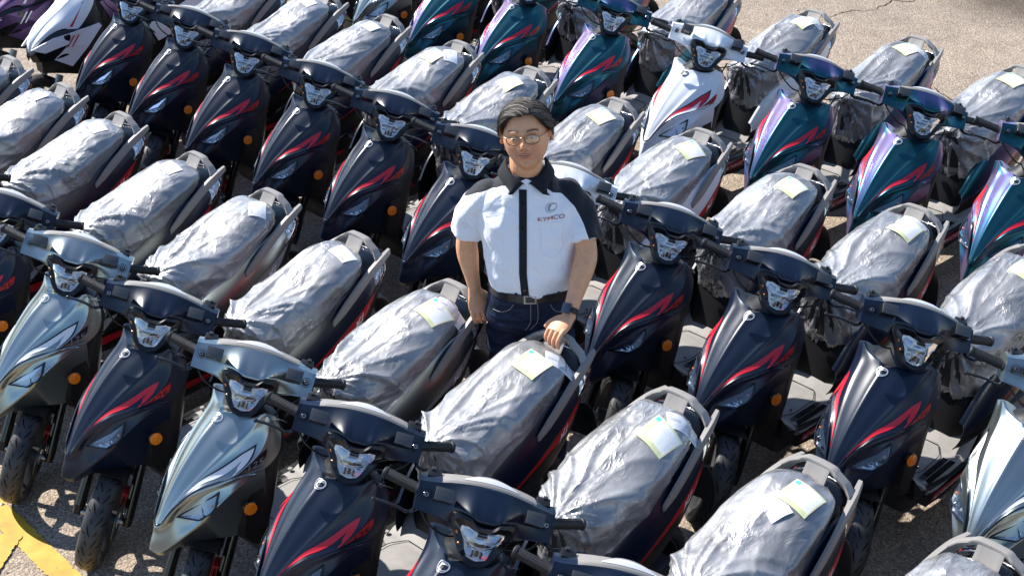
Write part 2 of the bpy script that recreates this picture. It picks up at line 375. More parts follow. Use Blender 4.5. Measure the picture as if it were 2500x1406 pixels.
# ------------------------------------------------------------------ ground
def asphalt():
    m, nt, b = newmat('weathered_asphalt'); co = coords(nt)
    big = noise(nt, co, .55, 4, .55); mid = noise(nt, co, 5, 5, .6)
    wob = noise(nt, co, 60, 2); sc = nt.nodes.new('ShaderNodeVectorMath'); sc.operation = 'SCALE'; sc.inputs['Scale'].default_value = .010; nt.links.new(wob.outputs['Color'], sc.inputs[0])
    ad = nt.nodes.new('ShaderNodeVectorMath'); ad.operation = 'ADD'; nt.links.new(co, ad.inputs[0]); nt.links.new(sc.outputs[0], ad.inputs[1])
    v = nt.nodes.new('ShaderNodeTexVoronoi'); v.inputs['Scale'].default_value = 74; nt.links.new(ad.outputs[0], v.inputs['Vector'])
    v2 = nt.nodes.new('ShaderNodeTexVoronoi'); v2.inputs['Scale'].default_value = 190; nt.links.new(ad.outputs[0], v2.inputs['Vector'])
    # stones of different tone in a darker binder
    stone = ramp(nt, v.outputs['Color'], [(.0, (.12, .105, .09)), (.35, (.31, .25, .195)), (.6, (.41, .335, .262)), (.85, (.48, .405, .325)), (1, (.64, .57, .48))])
    mask = ramp(nt, v.outputs['Distance'], [(.30, (1, 1, 1)), (.62, (0, 0, 0))])
    fine = ramp(nt, v2.outputs['Color'], [(.1, (.14, .112, .088)), (.6, (.29, .235, .182)), (1, (.46, .395, .32))])
    mx = nt.nodes.new('ShaderNodeMix'); mx.data_type = 'RGBA'; nt.links.new(mask.outputs[0], mx.inputs[0]); nt.links.new(fine.outputs[0], mx.inputs[6]); nt.links.new(stone.outputs[0], mx.inputs[7])
    tone = ramp(nt, big.outputs[0], [(.3, (.82, .80, .79)), (.7, (1.06, 1.03, 1.0))])
    mm = nt.nodes.new('ShaderNodeMix'); mm.data_type = 'RGBA'; mm.blend_type = 'MULTIPLY'; mm.inputs[0].default_value = 1; nt.links.new(mx.outputs[2], mm.inputs[6]); nt.links.new(tone.outputs[0], mm.inputs[7])
    t2 = ramp(nt, mid.outputs[0], [(.3, (.78, .77, .77)), (.65, (1.08, 1.08, 1.08))])
    m3 = nt.nodes.new('ShaderNodeMix'); m3.data_type = 'RGBA'; m3.blend_type = 'MULTIPLY'; m3.inputs[0].default_value = .8; nt.links.new(mm.outputs[2], m3.inputs[6]); nt.links.new(t2.outputs[0], m3.inputs[7])
    # shade painted into the ground colour at the front left, and an oil stain far right
    geo = nt.nodes.new('ShaderNodeSeparateXYZ'); nt.links.new(co, geo.inputs[0])
    def lin(ax, ay, c, soft):
        a = nt.nodes.new('ShaderNodeMath'); a.operation = 'MULTIPLY_ADD'; nt.links.new(geo.outputs[0], a.inputs[0]); a.inputs[1].default_value = ax; a.inputs[2].default_value = -c
        d = nt.nodes.new('ShaderNodeMath'); d.operation = 'MULTIPLY_ADD'; nt.links.new(geo.outputs[1], d.inputs[0]); d.inputs[1].default_value = ay; nt.links.new(a.outputs[0], d.inputs[2])
        e = nt.nodes.new('ShaderNodeMath'); e.operation = 'MULTIPLY_ADD'; nt.links.new(mid.outputs[0], e.inputs[0]); e.inputs[1].default_value = .3; nt.links.new(d.outputs[0], e.inputs[2])
        f = nt.nodes.new('ShaderNodeMapRange'); nt.links.new(e.outputs[0], f.inputs[0]); f.inputs[1].default_value = 0; f.inputs[2].default_value = soft; return f.outputs[0]
    dark = nt.nodes.new('ShaderNodeMix'); dark.data_type = 'RGBA'; dark.blend_type = 'MULTIPLY'
    lm = lin(-.7, -.7, -1.45, .5); nt.links.new(lm, dark.inputs[0]); nt.links.new(m3.outputs[2], dark.inputs[6]); dark.inputs[7].default_value = (.40, .42, .46, 1)
    dv = nt.nodes.new('ShaderNodeVectorMath'); dv.operation = 'DISTANCE'; nt.links.new(co, dv.inputs[0]); dv.inputs[1].default_value = (4.05, 11.3, 0)
    dm = nt.nodes.new('ShaderNodeMath'); dm.operation = 'MULTIPLY_ADD'; nt.links.new(mid.outputs[0], dm.inputs[0]); dm.inputs[1].default_value = -.9; nt.links.new(dv.outputs['Value'], dm.inputs[2])
    dr = nt.nodes.new('ShaderNodeMapRange'); nt.links.new(dm.outputs[0], dr.inputs[0]); dr.inputs[1].default_value = -.2; dr.inputs[2].default_value = .35; dr.inputs[3].default_value = 1; dr.inputs[4].default_value = 0
    oil = nt.nodes.new('ShaderNodeMix'); oil.data_type = 'RGBA'; oil.blend_type = 'MULTIPLY'; nt.links.new(dr.outputs[0], oil.inputs[0]); nt.links.new(dark.outputs[2], oil.inputs[6]); oil.inputs[7].default_value = (.33, .31, .30, 1)
    nt.links.new(oil.outputs[2], b.inputs['Base Color']); b.inputs['Roughness'].default_value = .85; b.inputs['Specular IOR Level'].default_value = .3
    hm = nt.nodes.new('ShaderNodeMath'); hm.operation = 'SUBTRACT'; hm.inputs[0].default_value = 1; nt.links.new(v.outputs['Distance'], hm.inputs[1])
    b1 = bump(nt, hm.outputs[0], .8, .006, None); h2 = nt.nodes.new('ShaderNodeMath'); h2.operation = 'SUBTRACT'; h2.inputs[0].default_value = 1; nt.links.new(v2.outputs['Distance'], h2.inputs[1])
    b2 = bump(nt, h2.outputs[0], .7, .0025, None, b1); bump(nt, mid.outputs[0], .5, .01, b, b2)
    return m
M['asphalt'] = asphalt()
gr = mesh_ob('ground', [(-60, -60, 0), (60, -60, 0), (60, 90, 0), (-60, 90, 0)], [(0, 1, 2, 3)], M['asphalt'], smooth=False); gr['kind'] = 'structure'

def yellow():
    m, nt, b = newmat('worn_yellow_paint'); out = nt.nodes['Material Output']; co = coords(nt); uv = coords(nt, 'UV')
    n = noise(nt, co, 9, 4, .6); r = ramp(nt, n.outputs[0], [(.3, (.36, .19, .008)), (.55, (.47, .275, .013)), (.8, (.52, .35, .06))])
    nt.links.new(r.outputs[0], b.inputs['Base Color']); b.inputs['Roughness'].default_value = .6
    v = nt.nodes.new('ShaderNodeTexVoronoi'); v.inputs['Scale'].default_value = 74; nt.links.new(co, v.inputs['Vector']); bump(nt, v.outputs['Distance'], -.5, .004, b)
    sp = nt.nodes.new('ShaderNodeSeparateXYZ'); nt.links.new(uv, sp.inputs[0])
    # u: distance to the band's edge 0..1; worn away more at the edge
    nz = noise(nt, co, 46, 5, .7); n3 = noise(nt, co, 7, 3)
    a = nt.nodes.new('ShaderNodeMath'); a.operation = 'MULTIPLY_ADD'; nt.links.new(nz.outputs[0], a.inputs[0]); a.inputs[1].default_value = 1.0; nt.links.new(sp.outputs[0], a.inputs[2])
    a2 = nt.nodes.new('ShaderNodeMath'); a2.operation = 'MULTIPLY_ADD'; nt.links.new(n3.outputs[0], a2.inputs[0]); a2.inputs[1].default_value = .5; nt.links.new(a.outputs[0], a2.inputs[2])
    g = nt.nodes.new('ShaderNodeMath'); g.operation = 'GREATER_THAN'; nt.links.new(a2.outputs[0], g.inputs[0]); g.inputs[1].default_value = .90
    tr = nt.nodes.new('ShaderNodeBsdfTransparent'); mx = nt.nodes.new('ShaderNodeMixShader'); nt.links.new(g.outputs[0], mx.inputs[0]); nt.links.new(tr.outputs[0], mx.inputs[1]); nt.links.new(b.outputs[0], mx.inputs[2]); nt.links.new(mx.outputs[0], out.inputs[0])
    return m
M['yellow'] = yellow()
def band(P, w_, z):
    a_, b_ = np.array((*P[0], z), float), np.array((*P[1], z), float); P = np.array([a_ * (1 - t) + b_ * t for t in np.linspace(0, 1, 30)]); V = []; uv = []
    for i in range(len(P)):
        s = np.array([-np.gradient(P[:, 1])[i], np.gradient(P[:, 0])[i], 0]); s /= np.linalg.norm(s)
        for k, f in enumerate((-1, -.55, 0, .55, 1)): V.append(P[i] + s * f * w_ / 2); uv.append((min(1, (1 - abs(f)) * 1.8), i / 30))
    return V, gridF(len(P), 5), uv
y1 = band([(-3.2, 6.187), (-.3, 3.007)], .108, .004)
y2 = band([(-2.035, 4.86), (-2.29, 3.2)], .108, .008)
a_ = mesh_ob('painted_line', y1[0], y1[1], M['yellow'], smooth=False, uv=y1[2]); a_['kind'] = 'structure'
a_ = mesh_ob('painted_line', y2[0], y2[1], M['yellow'], smooth=False, uv=y2[2]); a_['kind'] = 'structure'
M['crack'] = plain('crack_shadow_dirt', (.035, .028, .022), .95, spec=.05)
def crack(P, w_=.008, seed=1):
    rs = np.random.RandomState(seed); P = np.array([(*p, .0035) for p in P]); d = np.r_[0, np.cumsum(np.linalg.norm(np.diff(P, axis=0), axis=1))]
    n = int(d[-1] / .025) + 2; t = np.linspace(0, d[-1], n); Q = np.stack([np.interp(t, d, P[:, k]) for k in range(3)], 1)
    wob = np.convolve(rs.randn(n + 4), [1, 1, 1], 'same')[:n] * .007; T = np.gradient(Q, axis=0); S = np.stack([-T[:, 1], T[:, 0], 0 * T[:, 0]], 1); S /= np.linalg.norm(S, axis=1, keepdims=True)
    Q = Q + S * wob[:, None]; wd = w_ * (.25 + rs.rand(n)) * np.minimum(1, np.minimum(np.arange(n), n - 1 - np.arange(n)) / 4 + .1)
    V = []
    for i in range(n): V += [Q[i] - S[i] * wd[i] / 2, Q[i] + S[i] * wd[i] / 2]
    return V, gridF(n, 2)
cb = MB()
cb.add(*crack([(1.0, 11.45), (1.13, 11.25), (1.36, 10.9), (1.657, 10.603), (1.72, 10.5), (1.81, 10.40), (2.0, 10.25)], .012, 2))
cb.add(*crack([(2.40, 10.98), (2.58, 11.12), (2.70, 11.126), (2.80, 11.15), (2.93, 11.27), (2.99, 11.35), (3.17, 11.36), (3.3, 11.6)], .010, 3))
cb.add(*crack([(2.86, 9.56), (2.94, 9.25), (3.1, 9.0), (3.35, 8.92)], .012, 4))
cb.add(*crack([(-.15, 5.55), (-.05, 5.42), (.0, 5.2), (.05, 5.0)], .012, 5))
o = cb.ob('pavement_crack', M['crack'], smooth=False); o['kind'] = 'structure'

# loose grit lying on the asphalt
def grit():
    rs = np.random.RandomState(9); mb = MB(); V = []; F = []
    spots = [(-2.3, -1.2, 4.4, 5.4, 260), (.3, 1.9, 3.6, 5.0, 200), (1.0, 4.2, 7.2, 11.4, 420), (-3.5, -1.8, 7.6, 8.8, 120)]
    for x0, x1, y0, y1, n in spots:
        for _ in range(n):
            c = np.array([rs.uniform(x0, x1), rs.uniform(y0, y1), 0]); r = rs.uniform(.003, .008) * (1 + (rs.rand() < .06) * 1.0); k = len(V)
            for dx, dy, dz in ((1, 0, .2), (.2, .9, .3), (-.9, .4, .25), (-.5, -.8, .3), (.6, -.7, .2), (.05, 0, .9)): V.append(c + np.array([dx * rs.uniform(.7, 1.2), dy * rs.uniform(.7, 1.2), dz]) * r)
            F += [(k, k + 1, k + 5), (k + 1, k + 2, k + 5), (k + 2, k + 3, k + 5), (k + 3, k + 4, k + 5), (k + 4, k, k + 5)]
    o = mesh_ob('grit', V, F, plain('loose_stone', (.36, .31, .26), .9, var=.4), smooth=False); o['kind'] = 'stuff'; return o
grit()
# ------------------------------------------------------------------ the scooter (local: x forward, y to its left, z up)
RAKE = R(26); STEER = R(45.7); SX = -.1847
AX = Vector((-sin(RAKE), 0, cos(RAKE))); OR = Vector((SX, 0, .95))
SROT = Matrix.Rotation(STEER, 3, AX)
def st(v):
    return np.array(SROT @ (Vector(v) - OR) + OR)

def mirror_cols(rows):
    """rows of half-profile points from the centre outwards -> full width grid"""
    out = []
    for r in rows:
        h = [np.array(p, float) for p in r]; out.append([p * np.array([1, -1, 1]) for p in h[:0:-1]] + h)
    return np.array(out)
lerp = lambda a, b, t: np.array(a, float) * (1 - t) + np.array(b, float) * t

# front panel: C centre ridge, B crease, O outer edge of the face, S rear edge of the side face
PC = [(-.022, 0, .842), (.0, 0, .829), (.062, 0, .788), (.125, 0, .735), (.185, 0, .676), (.244, 0, .604), (.297, 0, .524)]
PB = [(-.096, .140, .850), (-.060, .124, .808), (.015, .110, .764), (.080, .092, .722), (.143, .070, .674), (.212, .044, .616), (.288, .015, .533)]
PO = [(-.112, .167, .845), (-.090, .169, .776), (-.040, .168, .722), (.058, .155, .681), (.157, .094, .654), (.220, .056, .603), (.286, .021, .532)]
PS = [(-.150, .160, .812), (-.148, .172, .752), (-.120, .178, .695), (-.045, .174, .660), (.05, .162, .675), (.205, .062, .598), (.284, .0225, .531)]
def panel_rows():
    rows = []
    for i in range(7):
        C, B, O, S = (np.array(q[i]) for q in (PC, PB, PO, PS)); k = [1, .9, 1, 1, .9, .6, .2][i]
        n = np.array([.62, .0, .78])
        M1 = lerp(C, B, .5) + n * .0030 * k; rows.append([C, lerp(C, B, .2) + n * .0008, M1, lerp(B, C, .2) + n * .0008 * k, B + n * .0035 * k, lerp(B, O, .2) - n * .0006, lerp(B, O, .5) - n * .0025 * k, lerp(O, B, .12), O, lerp(O, S, .14), lerp(O, S, .55) + np.array([0, .002, 0]), S])
    # the upper corners rise to points and the top edge dips between them
    r0 = rows[0]; r0[2] = r0[2] + np.array([-.002, 0, -.012]); r0[3] = r0[3] + np.array([.0, 0, -.008]); r0[4] = r0[4] + np.array([-.004, 0, .006]); r0[6] = r0[6] + np.array([-.006, 0, .004])
    return mirror_cols(rows)
PG = panel_rows()
def psurf(s, t):
    """s in [0,11] outwards on the left half, t in [0,6] downwards"""
    c = cr(PG.transpose(1, 0, 2), [s + 11])[0]; return cr(c, [t])[0]
def decal(rows, off=.0012, nu=14, nv=4):
    """ribbon between two (s,t) polylines on the front panel, left half; mirrored as well"""
    def lin(pl):
        pl = np.array(pl, float); w_ = pl * [1, 2.5]; d = np.r_[0, np.cumsum(np.linalg.norm(np.diff(w_, axis=0), axis=1))]; t = np.linspace(0, d[-1], nu); return np.stack([np.interp(t, d, pl[:, 0]), np.interp(t, d, pl[:, 1])], 1)
    a, b = lin(rows[0]), lin(rows[1])
    G = np.zeros((nv, nu, 3))
    for i in range(nv):
        for j in range(nu):
            s, t = a[j] * (1 - i / (nv - 1)) + b[j] * i / (nv - 1); p = psurf(s, t); e = .05
            n = np.cross(psurf(s + e, t) - p, psurf(s, t + e) - p) * -1; n /= np.linalg.norm(n); G[i, j] = p + n * off
    return G
FB_T = [(.297, 0, .524), (.287, .018, .530), (.268, .032, .560), (.232, .050, .598), (.190, .074, .634), (.155, .095, .652), (.100, .130, .668), (.03, .160, .676), (-.06, .174, .668)]
FB_L = [(.333, 0, .438), (.309, .024, .428), (.262, .060, .462), (.222, .095, .504), (.190, .121, .538), (.160, .144, .574), (.098, .158, .612), (.022, .167, .646), (-.06, .175, .660)]
FB_1 = [(.307, 0, .50), (.288, .019, .505), (.262, .035, .525), (.228, .044, .560), (.182, .082, .602), (.145, .112, .628), (.100, .138, .646), (.028, .162, .665), (-.06, .1745, .666)]
FB_2 = [(.322, 0, .468), (.300, .022, .466), (.262, .046, .492), (.222, .070, .522), (.186, .106, .556), (.152, .134, .590), (.099, .150, .624), (.026, .165, .655), (-.06, .1748, .663)]
FB_U = [(.316, 0, .412), (.295, .022, .405), (.248, .048, .425), (.203, .070, .434), (.160, .088, .430), (.12, .100, .420), (.06, .115, .405), (.01, .132, .41), (-.06, .150, .42)]
def beak_grid():
    rows = []
    for i in range(9):
        T, A, B, L, U = (np.array(q[i]) for q in (FB_T, FB_1, FB_2, FB_L, FB_U))
        rows.append([T, lerp(T, A, .3) + [0.002, 0.002, 0], A, B, lerp(L, B, .18), L, lerp(L, U, .12) + np.array([0, .002, 0]), lerp(L, U, .55), U])
    G = np.array(rows)                       # stations x profile
    Gm = G[:0:-1] * np.array([1, -1, 1]); return np.concatenate([Gm, G])
BG = beak_grid()

def build_panel(par):
    D = dense(PG, 49, 89); mb = MB().add(*sheet(D, .003, True))
    # inner lip behind the top edge
    top = D[0]; lip = np.array([top, top * [1, .985, 1] + [-.012, 0, -.002], top * [1, .93, 1] + [-.035, 0, -.018], top * [1, .8, 1] + [-.06, 0, -.045]])
    mb.add(*sheet(dense(lip, 10, 89), .003, False))
    return mb.ob('front_panel', M['black'], par, angle=60)
def build_beak(par):
    D = dense(BG, 97, 41); return MB().add(*sheet(D, .003, True)).ob('nose_fairing', M['black'], par, angle=55)
def trim_strip(par):
    T = np.array(FB_T); c = curve(list(T[:0:-1] * [1, -1, 1]) + list(T), 81); V, F = tube(c + [.0015, 0, .0], .0038, 6); return mesh_ob('trim_strip', V, F, M['gloss'], par)

def emblem(par, mat):
    mb = MB(); o = psurf(0, .97); p1 = psurf(.3, .97); e1 = np.array([0, 1., 0]); q = psurf(0, 1.25); e2 = o - q; e2 /= np.linalg.norm(e2); n = np.cross(e2, e1) * -1
    n = np.cross(e1, -e2); n = n / np.linalg.norm(n)
    if n[2] < 0: n = -n
    SS = np.linspace(-4, 4, 33); TT = np.linspace(.2, 2, 60); CC = np.array([psurf(0, t) for t in TT]); AL = np.r_[0, np.cumsum(np.linalg.norm(np.diff(CC, axis=0), axis=1))]; AL = AL - np.interp(.97, TT, AL)
    def f(a, b, d=0):
        t = float(np.interp(-b, AL, TT)); ys = [psurf(q, t)[1] for q in SS]; return psurf(float(np.interp(a, ys, SS)), t) + n * (.0026 + d)
    def arc(r0, r1, a0, a1, cx=0, cy=0, k=1.0, m=28, taper=False):
        V = []; 
        for i in range(m + 1):
            a = a0 + (a1 - a0) * i / m; w_ = (r1 - r0) * (sin(pi * i / m) * .85 + .15 if taper else 1)
            for r in (r1 - w_, r1): V.append(f(cx + cos(a) * r * 1.18, cy + sin(a) * r * k))
            for r in (r1, r1 - w_): V.append(f(cx + cos(a) * r * 1.18, cy + sin(a) * r * k, -.002))
        F = []
        for i in range(m):
            for j in range(4): F.append((i * 4 + j, i * 4 + (j + 1) % 4, i * 4 + 4 + (j + 1) % 4, i * 4 + 4 + j))
        return V, F
    mb.add(*arc(.0165, .0195, 0, 2 * pi, m=36)); mb.add(*arc(.0075, .0125, .55, 2 * pi - .55, .0035, 0, taper=True))
    for bar in ([(-.0125, -.010), (-.0095, -.012), (-.0065, .012), (-.0095, .0135)], [(-.0085, -.001), (-.0035, .0125), (-.0005, .0135), (-.006, -.001)]):
        mb.add([f(a, b) for a, b in bar] + [f(a, b, -.002) for a, b in bar], [(0, 1, 2, 3), (0, 4, 5, 1), (1, 5, 6, 2), (2, 6, 7, 3), (3, 7, 4, 0)])
    return mb.ob('emblem', mat, par, smooth=False)

# decal outlines in panel coordinates (s outwards 0..11, t downwards 0..6)
def chev(par, mat, offs=0.0, name='stripe'):
    for sg in (1, -1):
        mb = MB()
        A = decal([[(6.42, 1.66 - offs * .9), (5.9 - offs * .8, 2.16), (5.66 - offs * .9, 2.81), (5.45 - offs, 3.6), (5.0 - offs, 4.4), (4.1, 5.25)], [(6.50, 1.9), (6.38, 2.44), (6.42, 2.98), (6.5, 3.5), (6.15, 4.4), (4.5, 5.35)]], nu=26, off=.0012 if not offs else .0007)
        B = decal([[(6.42, 1.66 - offs * .6), (6.95 + offs, 2.3), (7.45 + offs, 2.99)], [(6.34, 2.30), (6.60, 2.66), (7.38, 3.0)]], off=.0016 if not offs else .0009, nu=14)
        for G in (A, B):
            G = G * [1, sg, 1]; V, F = sheet(G, .0006, sg < 0); mb.add(V, F)
        mb.ob(name, mat, par, smooth=False)
def side_decal(par, mat, mat2):
    for sg in (1, -1):
        G = decal([[(9.33, 1.60), (8.45, 1.97), (8.0, 2.41), (8.05, 2.78)], [(9.36, 1.62), (9.75, 2.05), (9.75, 2.42), (8.3, 2.82)]], nu=14, nv=7) * [1, sg, 1]
        s = mesh_ob('side_stripe', *sheet(G, .0006, sg < 0), mat, par, smooth=False)
        V, F = text_mesh('125', .05, .35); V2 = []
        a = psurf(8.6, 2.82); b = psurf(9.9, 2.1); ex = b - a; L = np.linalg.norm(ex); ex /= L; nn = np.array([.25, 1, .15]); nn /= np.linalg.norm(nn); ey = np.cross(nn, -ex) ; ey /= np.linalg.norm(ey); c = (a + b) / 2
        if ey[2] < 0: ey = -ey
        for v in V:
            p = c + ex * v[0] * 1.0 * (1 if sg > 0 else -1) + ey * v[1] * .62 + np.array([0, .0042, 0]); V2.append(p * [1, sg, 1])
        mesh_ob('lettering', V2, F, mat2, s, smooth=False)

def position_lamp(par, sg):
    P = [(.231, .045, .546), (.118, .144, .633), (.143, .153, .590), (.160, .147, .572), (.197, .123, .552)]
    P = [np.array(p) for p in P]; n = np.cross(P[1] - P[0], P[4] - P[0]); n /= np.linalg.norm(n); n = n if n[0] > 0 else -n; c = sum(P) / 5
    G = [p * [1, sg, 1] for p in P]; ns = n * [1, sg, 1]; cs = c * [1, sg, 1]
    rim = MB(); m = 5; out = [cs + (g - cs) * 1.10 for g in G]; inn = [cs + (g - cs) * .93 for g in G]
    V = [g + ns * .001 for g in out] + [g + ns * .006 for g in out] + [g + ns * .006 for g in inn] + [g - ns * .012 for g in inn]
    F = []
    for k in range(m):
        for q in range(3): F.append((q * m + k, q * m + (k + 1) % m, (q + 1) * m + (k + 1) % m, (q + 1) * m + k))
    b = mesh_ob('position_lamp', V, F, M['gloss'], par, smooth=False)
    # reflector bowl: two facets groups and a divider
    mid = inn[0] * .45 + inn[1] * .55; mid2 = inn[4] * .7 + inn[3] * .3
    V = [g - ns * .001 for g in inn]; deep = [cs + (g - cs) * .7 - ns * .008 for g in inn]
    V2 = V + deep; F = [(k, (k + 1) % 5, 5 + (k + 1) % 5, 5 + k) for k in range(5)] + [tuple(range(5, 10))]
    mesh_ob('reflector', V2, F, M['bowl'], b, smooth=False)
    fac = [MB(), MB()]; rs = random.Random(4)
    for k in range(30):
        q = np.array([rs.random() for _ in range(5)]) ** 1.2; q /= q.sum(); p = sum(g * w_ for g, w_ in zip(inn, q)) - ns * .003; r_ = .004 + .005 * rs.random()
        nf = np.array([.45 + rs.uniform(-.12, .12), sg * (.50 + rs.uniform(-.2, .12)), .74]); nf /= np.linalg.norm(nf); e1 = np.cross(nf, [0, 0, 1.]); e1 /= np.linalg.norm(e1); e2 = np.cross(nf, e1)
        fac[k % 2].add([p - e1 * r_ - e2 * r_ * .6, p + e1 * r_ - e2 * r_ * .6, p + e1 * r_ + e2 * r_ * .6, p - e1 * r_ + e2 * r_ * .6], [(0, 1, 2, 3)])
    fac[0].ob('facet', M['chrome'], b, smooth=False); fac[1].ob('facet', M['bowl'], b, smooth=False)
    mesh_ob('divider', [mid, mid + (mid2 - mid) * 1, mid2 - ns * .014, mid - ns * .014, mid + ns * .003 + (inn[1] - mid) * .06, mid2 + ns * .003 + (inn[1] - mid) * .06], [(0, 1, 2, 3), (4, 5, 1, 0), (4, 5, 2, 3)], M['gloss'], b, smooth=False)
    bulb = inn[1] * .45 + inn[2] * .25 + inn[4] * .3 - ns * .006
    mesh_ob('bulb', *tube(np.array([bulb, bulb + ns * .007]), [.008, .004], 8), M['amber'], b)
    cv = [g + ns * .004 for g in inn] + [cs + ns * .009]
    mesh_ob('lamp_cover', cv, [(k, (k + 1) % 5, 5) for k in range(5)], M['lens'], b, smooth=False)

def leg_shield(par):
    """black inner shield behind the front panel, with the side flanks that carry the reflectors"""
    lv = [(.815, -.185, -.125, .142), (.77, -.19, -.115, .160), (.70, -.18, -.085, .172), (.64, -.165, -.04, .172), (.56, -.15, .03, .170), (.48, -.125, .045, .170), (.41, -.10, .05, .166), (.345, -.095, .0, .155), (.32, -.10, -.04, .14)]
    secs = []
    for z, xr, xf, hw in lv:
        s = []
        for y, k in ((-.72, .0), (-.93, .22), (-1.0, .62), (-.95, .93), (-.7, 1.0), (0, 1.02), (.7, 1.0), (.95, .93), (1.0, .62), (.93, .22), (.72, 0), (.45, -.10), (0, -.14), (-.45, -.10)):
            s.append(np.array([xr + (xf - xr) * k, hw * y, z]))
        secs.append(np.array(s))
    G = dense(np.array(secs), 34, 14); V, F = loft(list(G)); o = mesh_ob('leg_shield', V, F, M['plastic'], par, angle=45)
    # stem cover that rises to the handlebar
    s2 = []
    for z, xc, a, b in ((.70, -.13, .11, .15), (.80, -.13, .085, .13), (.84, -.125, .06, .075), (.88, -.14, .045, .05), (.93, -.165, .04, .045)):
        s2.append([np.array([xc + cos(t) * a, sin(t) * b, z]) for t in np.linspace(0, 2 * pi, 20, endpoint=False)])
    mesh_ob('stem_cover', *loft([np.array(q) for q in dense(np.array(s2), 14, 20)]), M['plastic'], par)
    for sg in (1, -1):
        c = np.array([.018, .1735 * sg, .534]); ax = np.array([.30, sg, .12]); ax /= np.linalg.norm(ax)
        b = mesh_ob('side_reflector', *cyl(c, ax, .0265, .008, 28, bev=.002), M['gloss'], par)
        u = np.cross(ax, [0, 0, 1.]); u /= np.linalg.norm(u); v_ = np.cross(ax, u)
        mb = MB()
        for h in (0, 1):
            ring = [c + ax * .009 + (u * cos(t) + v_ * sin(t)) * .0245 for t in np.linspace(h * pi + .35, h * pi + pi + .35, 14)]
            V = ring + [c + ax * (.0125 if h else .0105)]; mb.add(V, [(k, k + 1, 14) for k in range(13)] + [(13, 0, 14)])
        mb.ob('reflector_face', M['amber'], b, smooth=False)

def floor_part(par):
    # shallow tray seen from above: outline in x,y with a rise at the front
    def zf(x): return .315 + max(0, x + .16) * .9 + max(0, -.42 - x) * .5
    xs = np.linspace(-.06, -.56, 26); G = np.zeros((26, 15, 3))
    for i, x in enumerate(xs):
        hw = np.interp(x, [-.56, -.5, -.42, -.3, -.2, -.11, -.06], [.155, .165, .180, .188, .190, .180, .150])
        for j, y in enumerate(np.linspace(-1, 1, 15)):
            yy = y * hw; G[i, j] = (x, yy, zf(x) + .004 * cos(y * pi) - (.02 * max(0, abs(y) - .93) / .07))
    o = mesh_ob('floorboard', *sheet(G, .02, False), M['mat'], par, angle=50)
    # joint line of the battery hatch
    hat = [(-.15, .07), (-.15, -.07), (-.22, -.105), (-.36, -.10), (-.42, -.06), (-.42, .06), (-.36, .10), (-.22, .105)]
    P = np.array([(a, b, zf(a) + .006) for a, b in resample(hat, 60)]); P = np.concatenate([P, P[:1]])
    mesh_ob('hatch_joint', *tube(P, .0016, 5), M['groove'], o)
    for sg in (1, -1):
        pads = MB()
        for q in range(2):
            y0 = (.118, .148)[q]; x0, x1 = (-.17, -.36) if q else (-.20, -.33)
            G2 = np.array([[(x, sg * y, zf(x) + .0055) for y in np.linspace(y0, y0 + .022, 4)] for x in np.linspace(x0, x1, 14)]); pads.add(*sheet(G2, .003, sg > 0))
        pads.ob('tread_pad', M['groove'], o, smooth=False)
        rb = MB()
        for x in np.linspace(-.175, -.355, 30):
            for y0 in (.118, .148): rb.add(*box((x, sg * (y0 + .011), zf(x) + .007), (.0028, .022, .003)))
        rb.ob('tread_rib', M['trim'], o, smooth=False)
        for x, y, r in ((-.158, .152, .011), (-.233, .08, .006), (-.40, .155, .010)):
            mesh_ob('bolt', *cyl((x, sg * y, zf(x) + .007), (0, 0, 1), r, .005, 16, bev=.0015), M['mat'] if r > .008 else M['gloss'], o)
    # heel step at the rear of the floor and side skirts with lettering
    for sg in (1, -1):
        pts = [(-.05, .40), (-.10, .322), (-.3, .302), (-.5, .305), (-.66, .36), (-.66, .30), (-.5, .225), (-.3, .205), (-.15, .225), (-.06, .30)]
        s = mesh_ob('side_skirt', *plate(pts if sg > 0 else pts[::-1], lambda a, b, d: np.array([a, sg * (.196 - (.02 if b < .25 else 0) - max(0, a + .15) * .3 + d), b]), .02), M['plastic'], par, smooth=False)
        red = [(-.16, .292), (-.60, .285), (-.62, .262), (-.40, .238), (-.16, .25)]
        def sk(a, b, d=0): return np.array([a, sg * (.1985 - max(0, .27 - b) * .5 - max(0, a + .15) * .3 + d), b])
        mesh_ob('skirt_stripe', *plate(red if sg > 0 else red[::-1], sk, .001), M['deepred'], s, smooth=False)
        V, F = text_mesh('KYMCO', .05); mesh_ob('lettering', [sk(-.27 - sg * v[0] * 1.15, .266 + v[1] * .72, .0015) for v in V], F, M['dwhite'], s, smooth=False)

